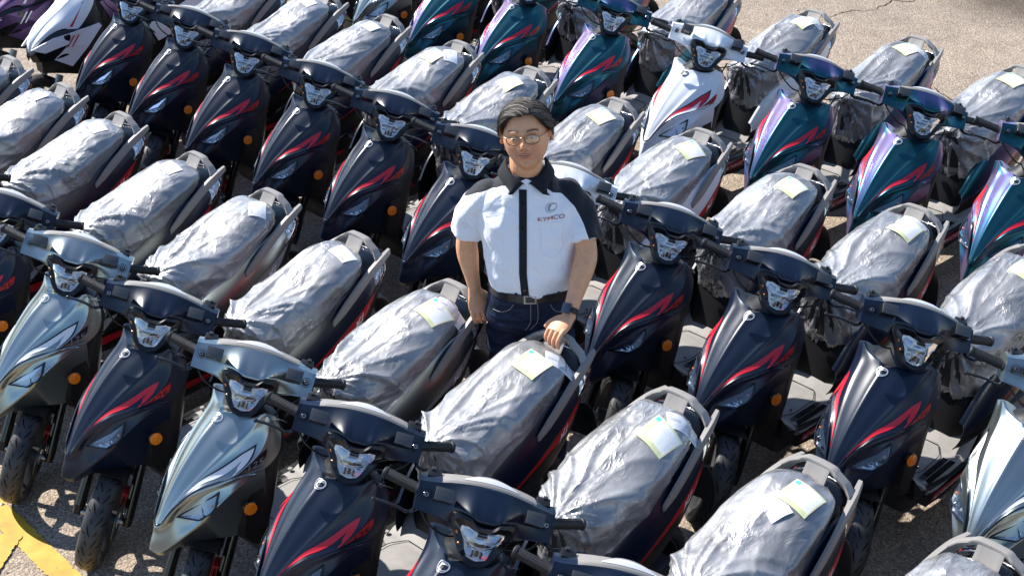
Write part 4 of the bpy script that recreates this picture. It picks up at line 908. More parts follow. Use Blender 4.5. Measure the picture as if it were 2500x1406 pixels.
def film_mesh(seed):
    rs = np.random.RandomState(seed); G = seat_grid(110, 46, off=.003); n, m = G.shape[:2]
    gath = np.array([-.485, rs.uniform(-.02, .02), .728])
    Gp = np.concatenate([G[-1:], G, G[:1]]); du = (Gp[2:] - Gp[:-2]); dv = np.gradient(G, axis=1); Nn = np.cross(du, dv); Nn /= np.maximum(np.linalg.norm(Nn, axis=2, keepdims=True), 1e-8)
    cen = np.array([-.8, 0, .6]); s = np.sign(np.sum(Nn * (G - cen), axis=2, keepdims=True)); Nn = Nn * s
    P = G.reshape(-1, 3); Nf = Nn.reshape(-1, 3)
    def vn(Q, sc, k):       # cheap smooth noise from rotated sines
        r = np.random.RandomState(seed * 31 + k); o = 0
        for _ in range(5):
            d = r.randn(3); d /= np.linalg.norm(d); o = o + np.sin(Q @ d * sc * r.uniform(.7, 1.5) + r.uniform(0, 6.3))
        return o / 3.2
    dd = P - gath; dist = np.linalg.norm(dd, axis=1); ang = np.arctan2(dd[:, 1], -dd[:, 0]); side = np.arctan2(-dd[:, 2], np.abs(dd[:, 0]) + .02)
    front = np.clip((-.62 - 0 * P[:, 0] + 0) * 0 + (P[:, 0] + .66) / .14, 0, 1)
    w1 = ang + .25 * vn(P, 9, 1)
    f1 = 1 - np.abs(np.sin(w1 * 5.5 + vn(P, 4, 2) * .8)); f2 = 1 - np.abs(np.sin(w1 * 12 + 1.3 + vn(P, 6, 3)))
    h = (f1 ** 4 * .018 + f2 ** 4 * .009) * np.exp(-((dist - .20) / .30) ** 2)
    # pleats on the hanging front skirt
    a3 = np.arctan2(dd[:, 1], -(dd[:, 2]) + .03); h += front * (.5 + .5 * np.sin(a3 * 17 + vn(P, 10, 4) * 1.5)) ** 2 * .011 * np.clip(dist / .1, 0, 1) + front * (1 - np.abs(np.sin(a3 * 31 + vn(P, 14, 9)))) * .005 * np.clip(dist / .1, 0, 1)
    # long drag folds along the seat, cross wrinkles and crumple
    Q = P + .03 * np.stack([vn(P, 12, 5), vn(P, 12, 6), vn(P, 12, 7)], 1)
    h += (1 - np.abs(vn(Q * [.28, 1.3, 1.1], 20, 8)) * 1.6).clip(0, 1) ** 2 * .009
    h += (1 - np.abs(vn(Q * [.6, 1.0, .9], 34, 10)) * 2.4).clip(0, 1) ** 1.5 * .0032
    h += (1 - np.abs(vn(Q * [.6, 1, 1], 70, 11)) * 2.6).clip(0, 1) ** 1.5 * .0014 + vn(Q, 7, 12) * .005
    edge = np.tile(np.linspace(0, 1, m), n); h *= .35 + .65 * np.clip(edge * 4, 0, 1); h = h * (1 - .55 * np.clip((edge - .93) / .07, 0, 1))
    P = P + Nf * (h + .002)[:, None]
    # uneven lower hem
    hem = np.clip((edge - .82) / .18, 0, 1) ** 1.5; P[:, 2] += hem * vn(P * [1, 1, 0], 30, 14) * .016
    rr = G.reshape(-1, 3)
    V = list(P); F = [((i + 1) % n * m + j, i * m + j, i * m + j + 1, (i + 1) % n * m + j + 1) for i in range(n) for j in range(m - 1)]
    me = bpy.data.meshes.new('plastic_cover'); me.from_pydata([tuple(v) for v in V], [], F); me.materials.append(M['film']); me.update(); me.shade_smooth()
    bv = BVHTree.FromPolygons([Vector(v) for v in V], F)
    return me, bv
def card_mesh(bv, c, ang, sx_, sy_, mat, name, lift=.003):
    nx, ny = 9, 7; V = []; uv = []
    ca, sa = cos(ang), sin(ang)
    for j in range(ny):
        for i in range(nx):
            a = (i / (nx - 1) - .5) * sx_; b = (j / (ny - 1) - .5) * sy_; x = c[0] + a * ca - b * sa; y = c[1] + a * sa + b * ca
            hit = bv.ray_cast(Vector((x, y, 1.2)), Vector((0, 0, -1)))[0]; V.append([x, y, (hit.z if hit else .8)]); uv.append((i / (nx - 1), j / (ny - 1)))
    V = np.array(V); Z = V[:, 2].reshape(ny, nx); A = np.stack([V[:, 0], V[:, 1], np.ones(len(V)), V[:, 0] ** 2, V[:, 1] ** 2, V[:, 0] * V[:, 1]], 1)
    k = np.linalg.lstsq(A, V[:, 2], rcond=None)[0]; fit = A @ k; V[:, 2] = np.maximum(fit + lift, .4 * fit + .6 * V[:, 2] + lift)
    me = bpy.data.meshes.new(name); me.from_pydata([tuple(v) for v in V], [], gridF(ny, nx)); me.materials.append(mat)
    l = me.uv_layers.new(name='uv'); li = np.zeros(len(me.loops), dtype=np.int32); me.loops.foreach_get('vertex_index', li); l.data.foreach_set('uv', np.array(uv, dtype=np.float32)[li].ravel()); me.update(); me.shade_smooth(); return me
# ------------------------------------------------------------------ the man
def skin_mat():
    m, nt, b = newmat('skin'); at = nt.nodes.new('ShaderNodeAttribute'); at.attribute_name = 'tint'
    co = coords(nt); n = noise(nt, co, 45, 5, .6); r = ramp(nt, n.outputs[0], [(.3, (.86, .84, .82)), (.7, (1.08, 1.04, 1.02))])
    mx = nt.nodes.new('ShaderNodeMix'); mx.data_type = 'RGBA'; mx.blend_type = 'MULTIPLY'; mx.inputs[0].default_value = .8
    nt.links.new(at.outputs['Color'], mx.inputs[6]); nt.links.new(r.outputs[0], mx.inputs[7]); nt.links.new(mx.outputs[2], b.inputs['Base Color'])
    b.inputs['Roughness'].default_value = .48; b.inputs['Specular IOR Level'].default_value = .45
    b.inputs['Subsurface Weight'].default_value = .12; b.inputs['Subsurface Radius'].default_value = (.02, .008, .004); b.inputs['Subsurface Scale'].default_value = .4
    n2 = noise(nt, co, 420, 3); bump(nt, n2.outputs[0], .25, .001, b); return m
M['skin'] = skin_mat()
M['hair'] = plain('dark_hair', (.032, .025, .020), .62, spec=.3, var=.5)
M['hairgrey'] = plain('greying_hair', (.19, .165, .145), .6, spec=.3, var=.4)
M['eyewhite'] = plain('eye_white', (.62, .58, .55), .2); M['iris'] = plain('iris_dark_brown', (.012, .007, .005), .1)
M['gold'] = plain('dull_gold_wire', (.20, .15, .10), .35, metal=1)
M['silk'] = plain('thread_silver', (.30, .32, .36), .4, metal=.3); M['embred'] = plain('thread_dark_red', (.28, .008, .02), .6)
def cloth(name, attr, ca, cb, rough=.8, weave=900):
    m, nt, b = newmat(name); co = coords(nt)
    at = nt.nodes.new('ShaderNodeAttribute'); at.attribute_name = attr
    g = nt.nodes.new('ShaderNodeMath'); g.operation = 'GREATER_THAN'; nt.links.new(at.outputs['Fac'], g.inputs[0]); g.inputs[1].default_value = 0
    mx = nt.nodes.new('ShaderNodeMix'); mx.data_type = 'RGBA'; nt.links.new(g.outputs[0], mx.inputs[0]); mx.inputs[6].default_value = (*ca, 1); mx.inputs[7].default_value = (*cb, 1)
    nt.links.new(mx.outputs[2], b.inputs['Base Color']); b.inputs['Roughness'].default_value = rough; b.inputs['Specular IOR Level'].default_value = .2
    b.inputs['Sheen Weight'].default_value = .15
    n = noise(nt, co, 11, 4, .5, .8); b1 = bump(nt, n.outputs[0], .55, .022, None); n2 = noise(nt, co, 34, 3, .5, .5); b2 = bump(nt, n2.outputs[0], .2, .006, None, b1); n3 = noise(nt, co, weave, 1); bump(nt, n3.outputs[0], .15, .001, b, b2); return m
M['shirt'] = cloth('cotton_white_and_black', 'black', (.80, .79, .83), (.016, .018, .024))
M['cotton_black'] = plain('cotton_black', (.014, .015, .020), .8, spec=.2, bumpsc=900, bumpst=.15)
def denim():
    m, nt, b = newmat('dark_denim'); co = coords(nt); n = noise(nt, co, 16, 5, .65, .6); mp = nt.nodes.new('ShaderNodeMapping'); mp.inputs['Scale'].default_value = (1, 1, 3); nt.links.new(co, mp.inputs[0]); n2 = noise(nt, mp.outputs[0], 12, 4, .6, .5)
    r = ramp(nt, n2.outputs[0], [(.4, (.010, .014, .028)), (.62, (.020, .030, .062)), (.78, (.055, .078, .13))]); nt.links.new(r.outputs[0], b.inputs['Base Color']); b.inputs['Roughness'].default_value = .85; b.inputs['Specular IOR Level'].default_value = .15
    b1 = bump(nt, n2.outputs[0], .5, .012, None); w_ = noise(nt, co, 700, 1); bump(nt, w_.outputs[0], .3, .001, b, b1); return m
M['denim'] = denim(); M['leather'] = plain('belt_leather', (.012, .011, .011), .35, coat=.2); M['stitch'] = plain('thread_tan', (.30, .27, .24), .7)

MAN = thing('person', 'smiling man in glasses and white shirt with black shoulders, a hand on each rail', 'person', (.06, 5.15, 0))

def eval_mesh(o):
    dg = bpy.context.evaluated_depsgraph_get(); me = bpy.data.meshes.new_from_object(o.evaluated_get(dg)); return me
def remesh(name, V, F, vox, mat, par, smooth=4, fac=.5):
    o = mesh_ob(name, V, F, mat, par, angle=180); m = o.modifiers.new('r', 'REMESH'); m.mode = 'VOXEL'; m.voxel_size = vox; m.use_smooth_shade = True
    if smooth: s = o.modifiers.new('s', 'SMOOTH'); s.iterations = smooth; s.factor = fac
    bpy.context.view_layer.update(); me = eval_mesh(o); me.name = name; me.materials.clear(); me.materials.append(mat); o.modifiers.clear(); o.data = me; me.shade_smooth(); return o
def verts(me):
    a = np.zeros(len(me.vertices) * 3, dtype=np.float32); me.vertices.foreach_get('co', a); return a.reshape(-1, 3).astype(float)
def setattr_f(me, name, val):
    at = me.attributes.new(name, 'FLOAT', 'POINT'); at.data.foreach_set('value', np.asarray(val, dtype=np.float32))
def setcol(me, name, val):
    at = me.attributes.new(name, 'FLOAT_COLOR', 'POINT'); v = np.ones((len(val), 4), dtype=np.float32); v[:, :3] = val; at.data.foreach_set('color', v.ravel())

# ---- head, local frame: x to image right, y backwards, z up, origin in the middle of the skull
HC = Vector((.0, -.005, 1.597)); HS_ = 1.045
HROT = Matrix.Rotation(R(-5), 3, 'Y') @ Matrix.Rotation(R(-5), 3, 'Z') @ Matrix.Rotation(R(-9), 3, 'X')
# positive rotation about X lifts the face; built facing -y
HROT = Matrix.Rotation(R(-6), 3, 'Y') @ Matrix.Rotation(R(-6), 3, 'Z') @ Matrix.Rotation(R(-12), 3, 'X')
def hl(p): return np.array(HC + HROT @ (Vector(p) * HS_))
def head_verts():
    nu, nv = 120, 90; V = []; 
    for j in range(nv + 1):
        th = pi * j / nv
        for i in range(nu):
            ph = 2 * pi * i / nu; V.append((sin(th) * sin(ph), -sin(th) * cos(ph), cos(th)))
    D = np.array(V); x, y, z = D.T
    W_ = np.where(z > 0, .0775, .0775); P = np.stack([x * .0775, y * .096, z * np.where(z > 0, .110, .134)], 1)
    # jaw: narrower towards the chin, flatter face front
    t = np.clip(-P[:, 2] / .12, 0, 1); P[:, 0] *= 1 - .20 * t ** 2.2 + .10 * np.exp(-((P[:, 2] + .035) / .03) ** 2) * 0
    fr = P[:, 1] < 0
    P[fr, 1] *= 1 - .06 * (1 - np.abs(x[fr])) * (np.abs(P[fr, 2]) < .09)
    P[~fr, 1] *= 1 - .45 * t[~fr] ** 1.3
    P[:, 0] += np.sign(P[:, 0]) * .006 * np.exp(-((P[:, 2] + .012) / .028) ** 2 - ((P[:, 1] + .045) / .04) ** 2)       # cheekbones
    P[:, 0] += np.sign(P[:, 0]) * .005 * np.exp(-((P[:, 2] + .062) / .03) ** 2 - ((P[:, 1] + .01) / .05) ** 2)         # jaw corners
    def g(cx, cz, sx, sz, amp, ax=1, back=None):
        m = np.exp(-((P[:, 0] - cx) / sx) ** 2 - ((P[:, 2] - cz) / sz) ** 2) * (P[:, 1] < .0); return m * amp
    d = np.zeros(len(P)); dz = np.zeros(len(P))
    for s in (1, -1):
        d += g(s * .032, .004, .019, .011, .0110)            # eye sockets sink
        d -= g(s * .032, .021, .024, .007, .0060)            # brow
        d -= g(s * .032, -.003, .013, .0045, .0050)          # lids
        d -= g(s * .036, -.034, .020, .017, .0050)           # cheeks raised by the smile
        d += g(s * .045, -.058, .007, .018, .0018)
        d += g(s * .029, -.048, .0045, .017, .0042)          # smile folds
        d -= g(s * .0140, -.0365, .0075, .0065, .0095)       # nostril wings
        d -= g(s * .032, -.017, .014, .004, -.0020)          # bags
    d -= g(0, -.004, .0080, .022, .0100); d -= g(0, -.026, .0105, .010, .0180); d -= g(0, -.034, .0090, .006, .0080); d += g(0, -.0435, .012, .0035, .0030)   # nose
    d += g(0, -.0475, .004, .005, .0020)                     # philtrum
    d -= g(0, -.060, .024, .014, .0050)                      # muzzle
    d -= g(0, -.0535, .025, .0034, .0028); d -= g(0, -.0690, .020, .0044, .0040); d += g(0, -.0608, .024, .0032, .0060)   # lips and mouth line
    d += g(0, -.081, .020, .006, .0040); d -= g(0, -.104, .020, .014, .0075)        # chin
    P[:, 1] += d
    F = gridF(nv + 1, nu, wrap=True, flip=True); return P, F
def ear(s):
    C = np.array([s * .0785, .012, -.006]); V = []; n, m = 22, 10
    for i in range(n):
        a = 2 * pi * i / n; rx, rz = .017, .031 * (1 if sin(a) > 0 else .95)
        for j in range(m):
            k = j / (m - 1); r = .35 + .65 * sin(k * pi / 2); lift = .010 * sin(k * pi) * (1 if True else 0) + .012 * k * (1 - .4 * cos(a))
            V.append(C + np.array([s * (lift - .004 * (j == m - 1)), cos(a) * rx * r + .006 * k, sin(a) * rz * r - .004 * cos(a) * k]))
    F = gridF(n, m, wrap=False) + [((n - 1) * m + j, j, j + 1, (n - 1) * m + j + 1) for j in range(m - 1)]
    # close the back
    V.append(C - np.array([s * .004, 0, 0])); k = len(V) - 1
    F += [(i * m, ((i + 1) % n) * m, k) for i in range(n)]
    V.append(C + np.array([s * .002, .008, 0])); k = len(V) - 1; F += [(i * m + m - 1, ((i + 1) % n) * m + m - 1, k) for i in range(n)]
    return V, F
def ell(c, r, n=20, m=12, rot=None):
    V = []
    for j in range(m + 1):
        for i in range(n):
            th = pi * j / m; ph = 2 * pi * i / n; v = Vector((sin(th) * cos(ph) * r[0], sin(th) * sin(ph) * r[1], cos(th) * r[2]))
            if rot is not None: v = rot @ v
            V.append(np.array(v) + np.array(c))
    return V, gridF(m + 1, n, wrap=True, flip=True)

# joints in the person's frame (origin on the ground below the chest)
WR = np.array([-.205, .025, .925]); EL_R = np.array([-.232, .050, 1.125]); SH_R = np.array([-.168, .01, 1.350])
WL = np.array([.150, -.262, .965]); EL_L = np.array([.222, -.105, 1.150]); SH_L = np.array([.172, .01, 1.350])
skin = MB()
hp, hf = head_verts(); skin.add([hl(p) for p in hp], hf)
for s in (1, -1):
    V, F = ear(s); skin.add([hl(p) for p in V], F)
skin.add(*tube(curve([(0, .02, 1.36), (0, .012, 1.43), (0, .0, 1.475), (0, .01, 1.53)], 14), [(.075, .070)] * 3 + [(.062, .064)] * 11, 24))
def arm(SH, EL, W_, s):
    P = curve([SH, SH * .5 + EL * .5 + [s * .006, .004, 0], EL, EL * .55 + W_ * .45 + [s * .004, 0, 0], W_], 34)
    rr = np.interp(np.linspace(0, 1, 34), [0, .25, .45, .56, .68, .85, 1.0], [.038, .044, .040, .0425, .041, .031, .0265]); rt_ = rr * np.interp(np.linspace(0, 1, 34), [0, .8, 1], [1, 1, .82])
    skin.add(*tube(P, list(zip(rr * 1.04, rt_)), 20))
arm(SH_R, EL_R, WR, -1); arm(SH_L, EL_L, WL, 1)
def hand(W_, fwd, side, nrm, tips, thumb, sc=1.0):
    """palm from the wrist along fwd; fingers given by curls; nrm points out of the back of the hand"""
    f, s, n = (np.array(v, float) / np.linalg.norm(v) for v in (fwd, side, nrm))
    def pt(a, b, c): return W_ + (f * a + s * b + n * c) * sc
    rows = []
    for a, w_, t in ((-.012, .026, .022), (.012, .031, .022), (.035, .039, .020), (.060, .043, .017), (.082, .041, .0145), (.090, .036, .012)):
        rows.append([pt(a, cos(q) * w_, sin(q) * t) for q in np.linspace(0, 2 * pi, 20, endpoint=False)])
    skin.add(*loft([np.array(r) for r in dense(np.array(rows), 16, 20)]))
    for k, (b, L, r) in enumerate(((-.031, .074, .0090), (-.0105, .084, .0095), (.0105, .080, .0092), (.030, .066, .0082))):
        c = tips[k]; P = [pt(.055, b * .95, .001), pt(.082, b, .003)]; ang = 0; p = np.array([.082, b, .003]); 
        for seg, fr in enumerate((.44, .32, .24)):
            ang += c[seg]; p = p + np.array([cos(ang) * fr * L, b * .06 * fr, -sin(ang) * fr * L]); P.append(pt(*p))
        C = curve(P, 16); rr = [sc * (r * (1.06 if i < 6 else 1.0) * (1 - .18 * i / 15)) for i in range(16)]; rr[-1] *= .75; C = np.concatenate([C, [C[-1] + (C[-1] - C[-2]) * .8]]); rr.append(rr[-1] * .45)
        skin.add(*tube(C, rr, 12))
    P = [pt(.010, -.018 * thumb[0], -.004)] + [pt(*q) for q in thumb[1]]; C = curve(P, 14); skin.add(*tube(C, [sc * v for v in np.interp(np.linspace(0, 1, 14), [0, .3, .7, .92, 1], [.016, .0145, .0115, .0100, .006])], 12))
# his right hand closed over the tip of the rail on the left of the picture
hand(WR + [0, -.002, -.004], (.22, -.42, -.88), (.9, .38, .05), (-.25, -.80, .42), [(.35, .9, .7), (.4, .95, .75), (.4, .95, .75), (.3, .85, .7)], (-1, [(.028, .036, -.010), (.052, .052, -.016), (.078, .050, -.022)]))
# his left hand flat over the cross bar, fingers curling down in front of it
hand(WL + [0, -.004, -.002], (-.62, -.72, -.30), (-.75, .62, .0), (-.12, -.30, .95), [(.45, .75, .55), (.55, .85, .6), (.6, .85, .6), (.6, .8, .6)], (-1, [(.020, .036, -.006), (.045, .056, -.012), (.070, .066, -.020)]), .98)
body = remesh('body', skin.V, skin.F, .0020, M['skin'], MAN, 1, .4)
P = verts(body.data); inv = HROT.inverted(); L_ = (np.array([list(r) for r in inv]) @ (P - np.array(HC)).T).T / HS_
base = np.array([.70, .355, .195]); col = np.tile(base, (len(P), 1)); ishead = (P[:, 2] > 1.44)[:, None]
def gm(cx, cz, sx, sz): return (np.exp(-((L_[:, 0] - cx) / sx) ** 2 - ((L_[:, 2] - cz) / sz) ** 2) * (L_[:, 1] < -.02))[:, None] * ishead
def blend(w_, c): 
    global col
    w_ = np.clip(w_, 0, 1); col = col * (1 - w_) + np.array(c) * w_
blend(gm(0, -.0545, .025, .0035) * 1.0 + gm(0, -.0685, .021, .0048) * 1.0, (.52, .13, .10))
blend(gm(0, -.0612, .024, .0026) * 1.5, (.10, .025, .02)); blend(gm(0, -.0597, .013, .0012) * 1.2, (.62, .54, .42))
blend((gm(.037, -.034, .02, .02) + gm(-.037, -.034, .02, .02) + gm(0, -.03, .011, .012)) * .45, (.52, .20, .13))
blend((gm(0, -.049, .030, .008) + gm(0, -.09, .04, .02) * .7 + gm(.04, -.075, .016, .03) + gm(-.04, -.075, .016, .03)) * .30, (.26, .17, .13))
for s in (1, -1):
    q = (L_[:, 0] * s - .034) / .020; arch = .0235 + .004 * (1 - q ** 2) - .003 * (q > .6) * (q - .6)
    blend((np.exp(-((L_[:, 2] - arch) / .0038) ** 2) * (np.abs(q) < 1.05) * (L_[:, 1] < -.03))[:, None] * ishead * .95, (.05, .032, .024))
    blend(gm(s * .032, .001, .015, .0018) * .9, (.10, .05, .035)); blend(gm(s * .032, .003, .022, .010) * .25, (.30, .14, .09))
    blend(gm(s * .0085, -.0425, .0035, .0022) * .8, (.12, .04, .03))
setcol(body.data, 'tint', col)
# eyes: narrow slits under the lids
for s in (1, -1):
    V, F = ell((s * .032, -.0795, .0000), (.0125, .010, .0027)); e = mesh_ob('eye', [hl(v) for v in V], F, M['eyewhite'], MAN)
    V, F = ell((s * .032 - .001, -.0873, .0000), (.0050, .0035, .0028)); mesh_ob('iris', [hl(v) for v in V], F, M['iris'], e)
# ---- hair: combed locks over a scalp cap
def scalp(a, e, off):
    """a azimuth (0 front, + image right), e elevation"""
    x, y, z = sin(a) * cos(e), -cos(a) * cos(e), sin(e)
    k = .008 * math.exp(-((e - .75) / .55) ** 2) + .002
    return np.array([x * (.0785 + off + k), y * (.097 + off + k * .6) + .002, z * (.108 + off) + k * .5])
cap = []; na, ne = 60, 22
for i in range(na):
    a = 2 * pi * i / na; aa = (a + pi) % (2 * pi) - pi
    # hairline: high over the forehead, down past the temples to the ears, low at the back
    e0 = np.interp(abs(aa), [0, .5, .75, .95, 1.25, 1.5, 1.75, 2.2, pi], [.70, .69, .57, .34, .16, .08, -.1, -.52, -.60])
    if aa > 0: e0 += .05 * (abs(aa) < .7)
    cap.append([scalp(a, e0 + (pi / 2 - e0) * j / (ne - 1), .010 * min(1, j / 3)) + np.array([0, 0, .004 * (j > 2)]) for j in range(ne)])
V = [hl(p) for r in cap for p in r]; F = [((i + 1) % na * ne + j, i * ne + j, i * ne + j + 1, (i + 1) % na * ne + j + 1) for i in range(na) for j in range(ne - 1)]
hair = mesh_ob('hair', V, F, M['hair'], MAN, angle=180)
rs = np.random.RandomState(5); lk = {0: MB(), 1: MB()}
def hairline(a): return np.interp(abs(a), [0, .5, .75, .95, 1.25, 1.5, 1.75, 2.2, pi], [.66, .65, .53, .32, .15, .06, -.12, -.5, -.6])
def onhead(p, off):
    """push a point onto the hair envelope"""
    q = p / np.array([.0785, .097, .108]); n = np.linalg.norm(q); d = q / n; e = math.asin(max(-1, min(1, d[2]))); a = math.atan2(d[0], -d[1])
    return scalp(a, e, off), a, e
for k in range(1700):
    a = rs.uniform(-pi, pi); e = math.asin(rs.uniform(-.5, 1.0)); e0 = hairline(a)
    if e < e0: e = e0 + abs(rs.normal(0, .10))
    off = .0125 + rs.uniform(-.001, .0035); p = scalp(a, e, off); pts = [p]; jx = rs.normal(0, .10); jy = rs.normal(0, .10); Ls = rs.uniform(.030, .060)
    for q in range(8):
        top = np.clip((p[2] - .045) / .035, 0, 1); side = 1 if p[0] > .030 else -1
        dt = np.array([side * 1.0, .28 if p[1] > -.07 else .55, .35 if p[1] < -.075 else 0]); ds = np.array([0, .55, -1.0]); d = dt * top + ds * (1 - top) + [jx, jy, 0]
        p, a, e = onhead(p + d / np.linalg.norm(d) * Ls / 8, off + .002 * sin(q / 8 * pi))
        if e < hairline(a) - .10 and top < .5: break
        pts.append(p)
    if len(pts) < 4: continue
    C = curve(pts, 9); V, F = tube(C, [(.0017 * q, .0009 * q) for q in np.interp(np.linspace(0, 1, 9), [0, .15, .7, 1], [.4, 1, .8, .1])], 5)
    lk[1 if rs.rand() < (.40 if pts[0][2] > .06 else .28) else 0].add([hl(v) for v in V], F)
lk[0].ob('lock', M['hair'], hair); lk[1].ob('lock', M['hairgrey'], hair)
# ---- spectacles
gl = MB(); gm_ = []
for s in (1, -1):
    rim = [(s * .0335 + cos(t) * .0235 * (1 + .06 * cos(2 * t)), -.104 + abs(cos(t) * .0235 + s * .0335) ** 2 * 3.4, -.0035 + sin(t) * .0165 + (.0015 if sin(t) > 0 else 0)) for t in np.linspace(0, 2 * pi, 33)]
    gl.add(*tube(np.array([hl(p) for p in rim]), .0017, 6)); gm_.append(rim)
    gl.add(*tube(np.array([hl(p) for p in [(s * .0572, -.0925, .006), (s * .066, -.088, .008), (s * .074, -.070, .008), (s * .0815, -.02, .010), (s * .083, .012, .010)]]), .0013, 6))
gl.add(*tube(np.array([hl(p) for p in [(-.0115, -.1035, .003), (-.006, -.1065, .006), (0, -.1075, .0065), (.006, -.1065, .006), (.0115, -.1035, .003)]]), .0013, 6))
sp_ = gl.ob('spectacles', M['gold'], MAN)
for rim in gm_:
    V = [hl(p) for p in rim[:-1]]; c = sum(V) / len(V); mesh_ob('spectacle_lens', V + [c + (hl((0, -.002, 0)) - hl((0, 0, 0)))], [(k, (k + 1) % 32, 32) for k in range(32)], M['eyeglass'], sp_)

# ---- shirt
sh = MB(); secs = []
for z, a, b, cx, cy in ((.965, .158, .125, .020, -.030), (1.02, .168, .140, .020, -.030), (1.08, .176, .146, .016, -.026), (1.16, .180, .145, .010, -.018), (1.24, .188, .135, .004, -.008), (1.30, .188, .126, .0, .0), (1.345, .172, .114, .0, .006), (1.385, .140, .100, 0, .010), (1.42, .100, .086, 0, .014), (1.445, .080, .074, 0, .014)):
    secs.append([np.array([cx + a * math.copysign(abs(cos(t)) ** .85, cos(t)), cy + b * math.copysign(abs(sin(t)) ** .9, sin(t)), z]) for t in np.linspace(0, 2 * pi, 40, endpoint=False)])
sh.add(*loft([np.array(q) for q in dense(np.array(secs), 44, 40)]))
for s, SH, EL in ((-1, SH_R, EL_R), (1, SH_L, EL_L)):
    end = SH + (EL - SH) * .80; P = curve([(s * .09, .012, 1.358), SH + [-s * .015, 0, -.006], SH + (EL - SH) * .35 + [s * .012, 0, 0], end + [s * .012, 0, 0]], 20)
    sh.add(*tube(P, [(r, r * .98) for r in np.interp(np.linspace(0, 1, 20), [0, .3, .6, 1], [.046, .055, .062, .069])], 26))
shirt = remesh('shirt', sh.V, sh.F, .0065, M['shirt'], MAN, 7, .5)
P = verts(shirt.data)
nn = np.zeros(len(P) * 3, dtype=np.float32); shirt.data.vertices.foreach_get('normal', nn); nn = nn.reshape(-1, 3)
def wave(P, d, f, ph): d = np.array(d, float); d /= np.linalg.norm(d); return np.sin(P @ d * f + ph)
wr = .0050 * wave(P + .02 * wave(P, (1, 0, 2), 20, 1)[:, None], (1, .3, -.8), 70, 0) * np.clip((P[:, 2] - 1.12) / .2, 0, 1) * (np.abs(P[:, 0]) > .09) + .0055 * wave(P, (.9, 0, .5), 48, 2) * np.exp(-((P[:, 2] - 1.02) / .06) ** 2) + .002 * wave(P, (.2, 0, 1), 85, 1) * wave(P, (1, 0, .2), 30, 1)
for s, EL, SH in ((-1, EL_R, SH_R), (1, EL_L, SH_L)):
    end = SH + (EL - SH) * .80; ax = (EL - SH) / np.linalg.norm(EL - SH)
    d = (P - end) @ ax; near = np.linalg.norm(P - end, axis=1) < .12; wr += near * .003 * np.sin(np.arctan2(P[:, 1] - end[1], P[:, 0] - end[0]) * 5) * np.clip(1 + d / .07, 0, 1)
P = P + nn * wr[:, None]; shirt.data.vertices.foreach_set('co', P.astype(np.float32).ravel())
zz = [1.05, 1.13, 1.20, 1.27, 1.33, 1.37, 1.395, 1.42, 1.44]
bx = np.where(P[:, 0] > 0, np.interp(P[:, 2], zz, [.262, .258, .240, .212, .178, .130, .085, .045, .0]), np.interp(P[:, 2], zz, [.50, .46, .40, .30, .245, .185, .115, .055, .0]))
blk = np.abs(P[:, 0]) - bx + np.where((P[:, 1] > .035) & (P[:, 0] > 0), .05, 0) + np.where((P[:, 1] > .055) & (P[:, 0] < 0), .12, 0); setattr_f(shirt.data, 'black', blk)
shirt.data.update()
BV = BVHTree.FromPolygons([Vector(v) for v in P], [tuple(p.vertices) for p in shirt.data.polygons])
def onshirt(x, z, off=.0015, d=(0, 1, 0)):
    h = BV.ray_cast(Vector((x, -1, z)), Vector((0, 1, 0))); 
    if h[0] is None: return np.array([x, -.1, z])
    return np.array(h[0]) - np.array([0, off, 0])
def strip(name, cols, mat, th=.002, par=None):
    G = np.array([[onshirt(x, z, .003) for x, z in c] for c in cols]); return mesh_ob(name, *sheet(G, th, True), mat, par or MAN, angle=60)
pk = [[(np.interp(z, [.97, 1.10, 1.40], [-.008, -.018, -.014]) + f * .0145, z) for f in (-1, -.5, 0, .5, 1)] for z in np.linspace(1.405, .970, 60)]
plk = strip('placket', pk, M['cotton_black'])
for z in (1.36, 1.275, 1.19, 1.105, 1.03):
    c = onshirt(np.interp(z, [.97, 1.10, 1.40], [-.008, -.018, -.014]), z, .0055); mesh_ob('button', *cyl(c, (0, 1, 0), .0055, .002, 14, bev=.0006), M['gloss'], plk)
# pocket seams
pc = [(.050, 1.285), (.050, 1.185), (.058, 1.172), (.090, 1.158), (.125, 1.172), (.133, 1.185), (.133, 1.285), (.050, 1.285)]
pp = []; [pp.extend([(lerp((*pc[i], 0), (*pc[i + 1], 0), t))[:2] for t in np.linspace(0, 1, 8)[:-1]]) for i in range(7)]
mesh_ob('pocket_seam', *tube(np.array([onshirt(x, z, .001) for x, z in pp]), .0016, 5), M['shirt'], shirt)
pw = [[(x, z) for x in np.linspace(.052, .131, 9)] for z in np.linspace(1.284, 1.172, 12)]
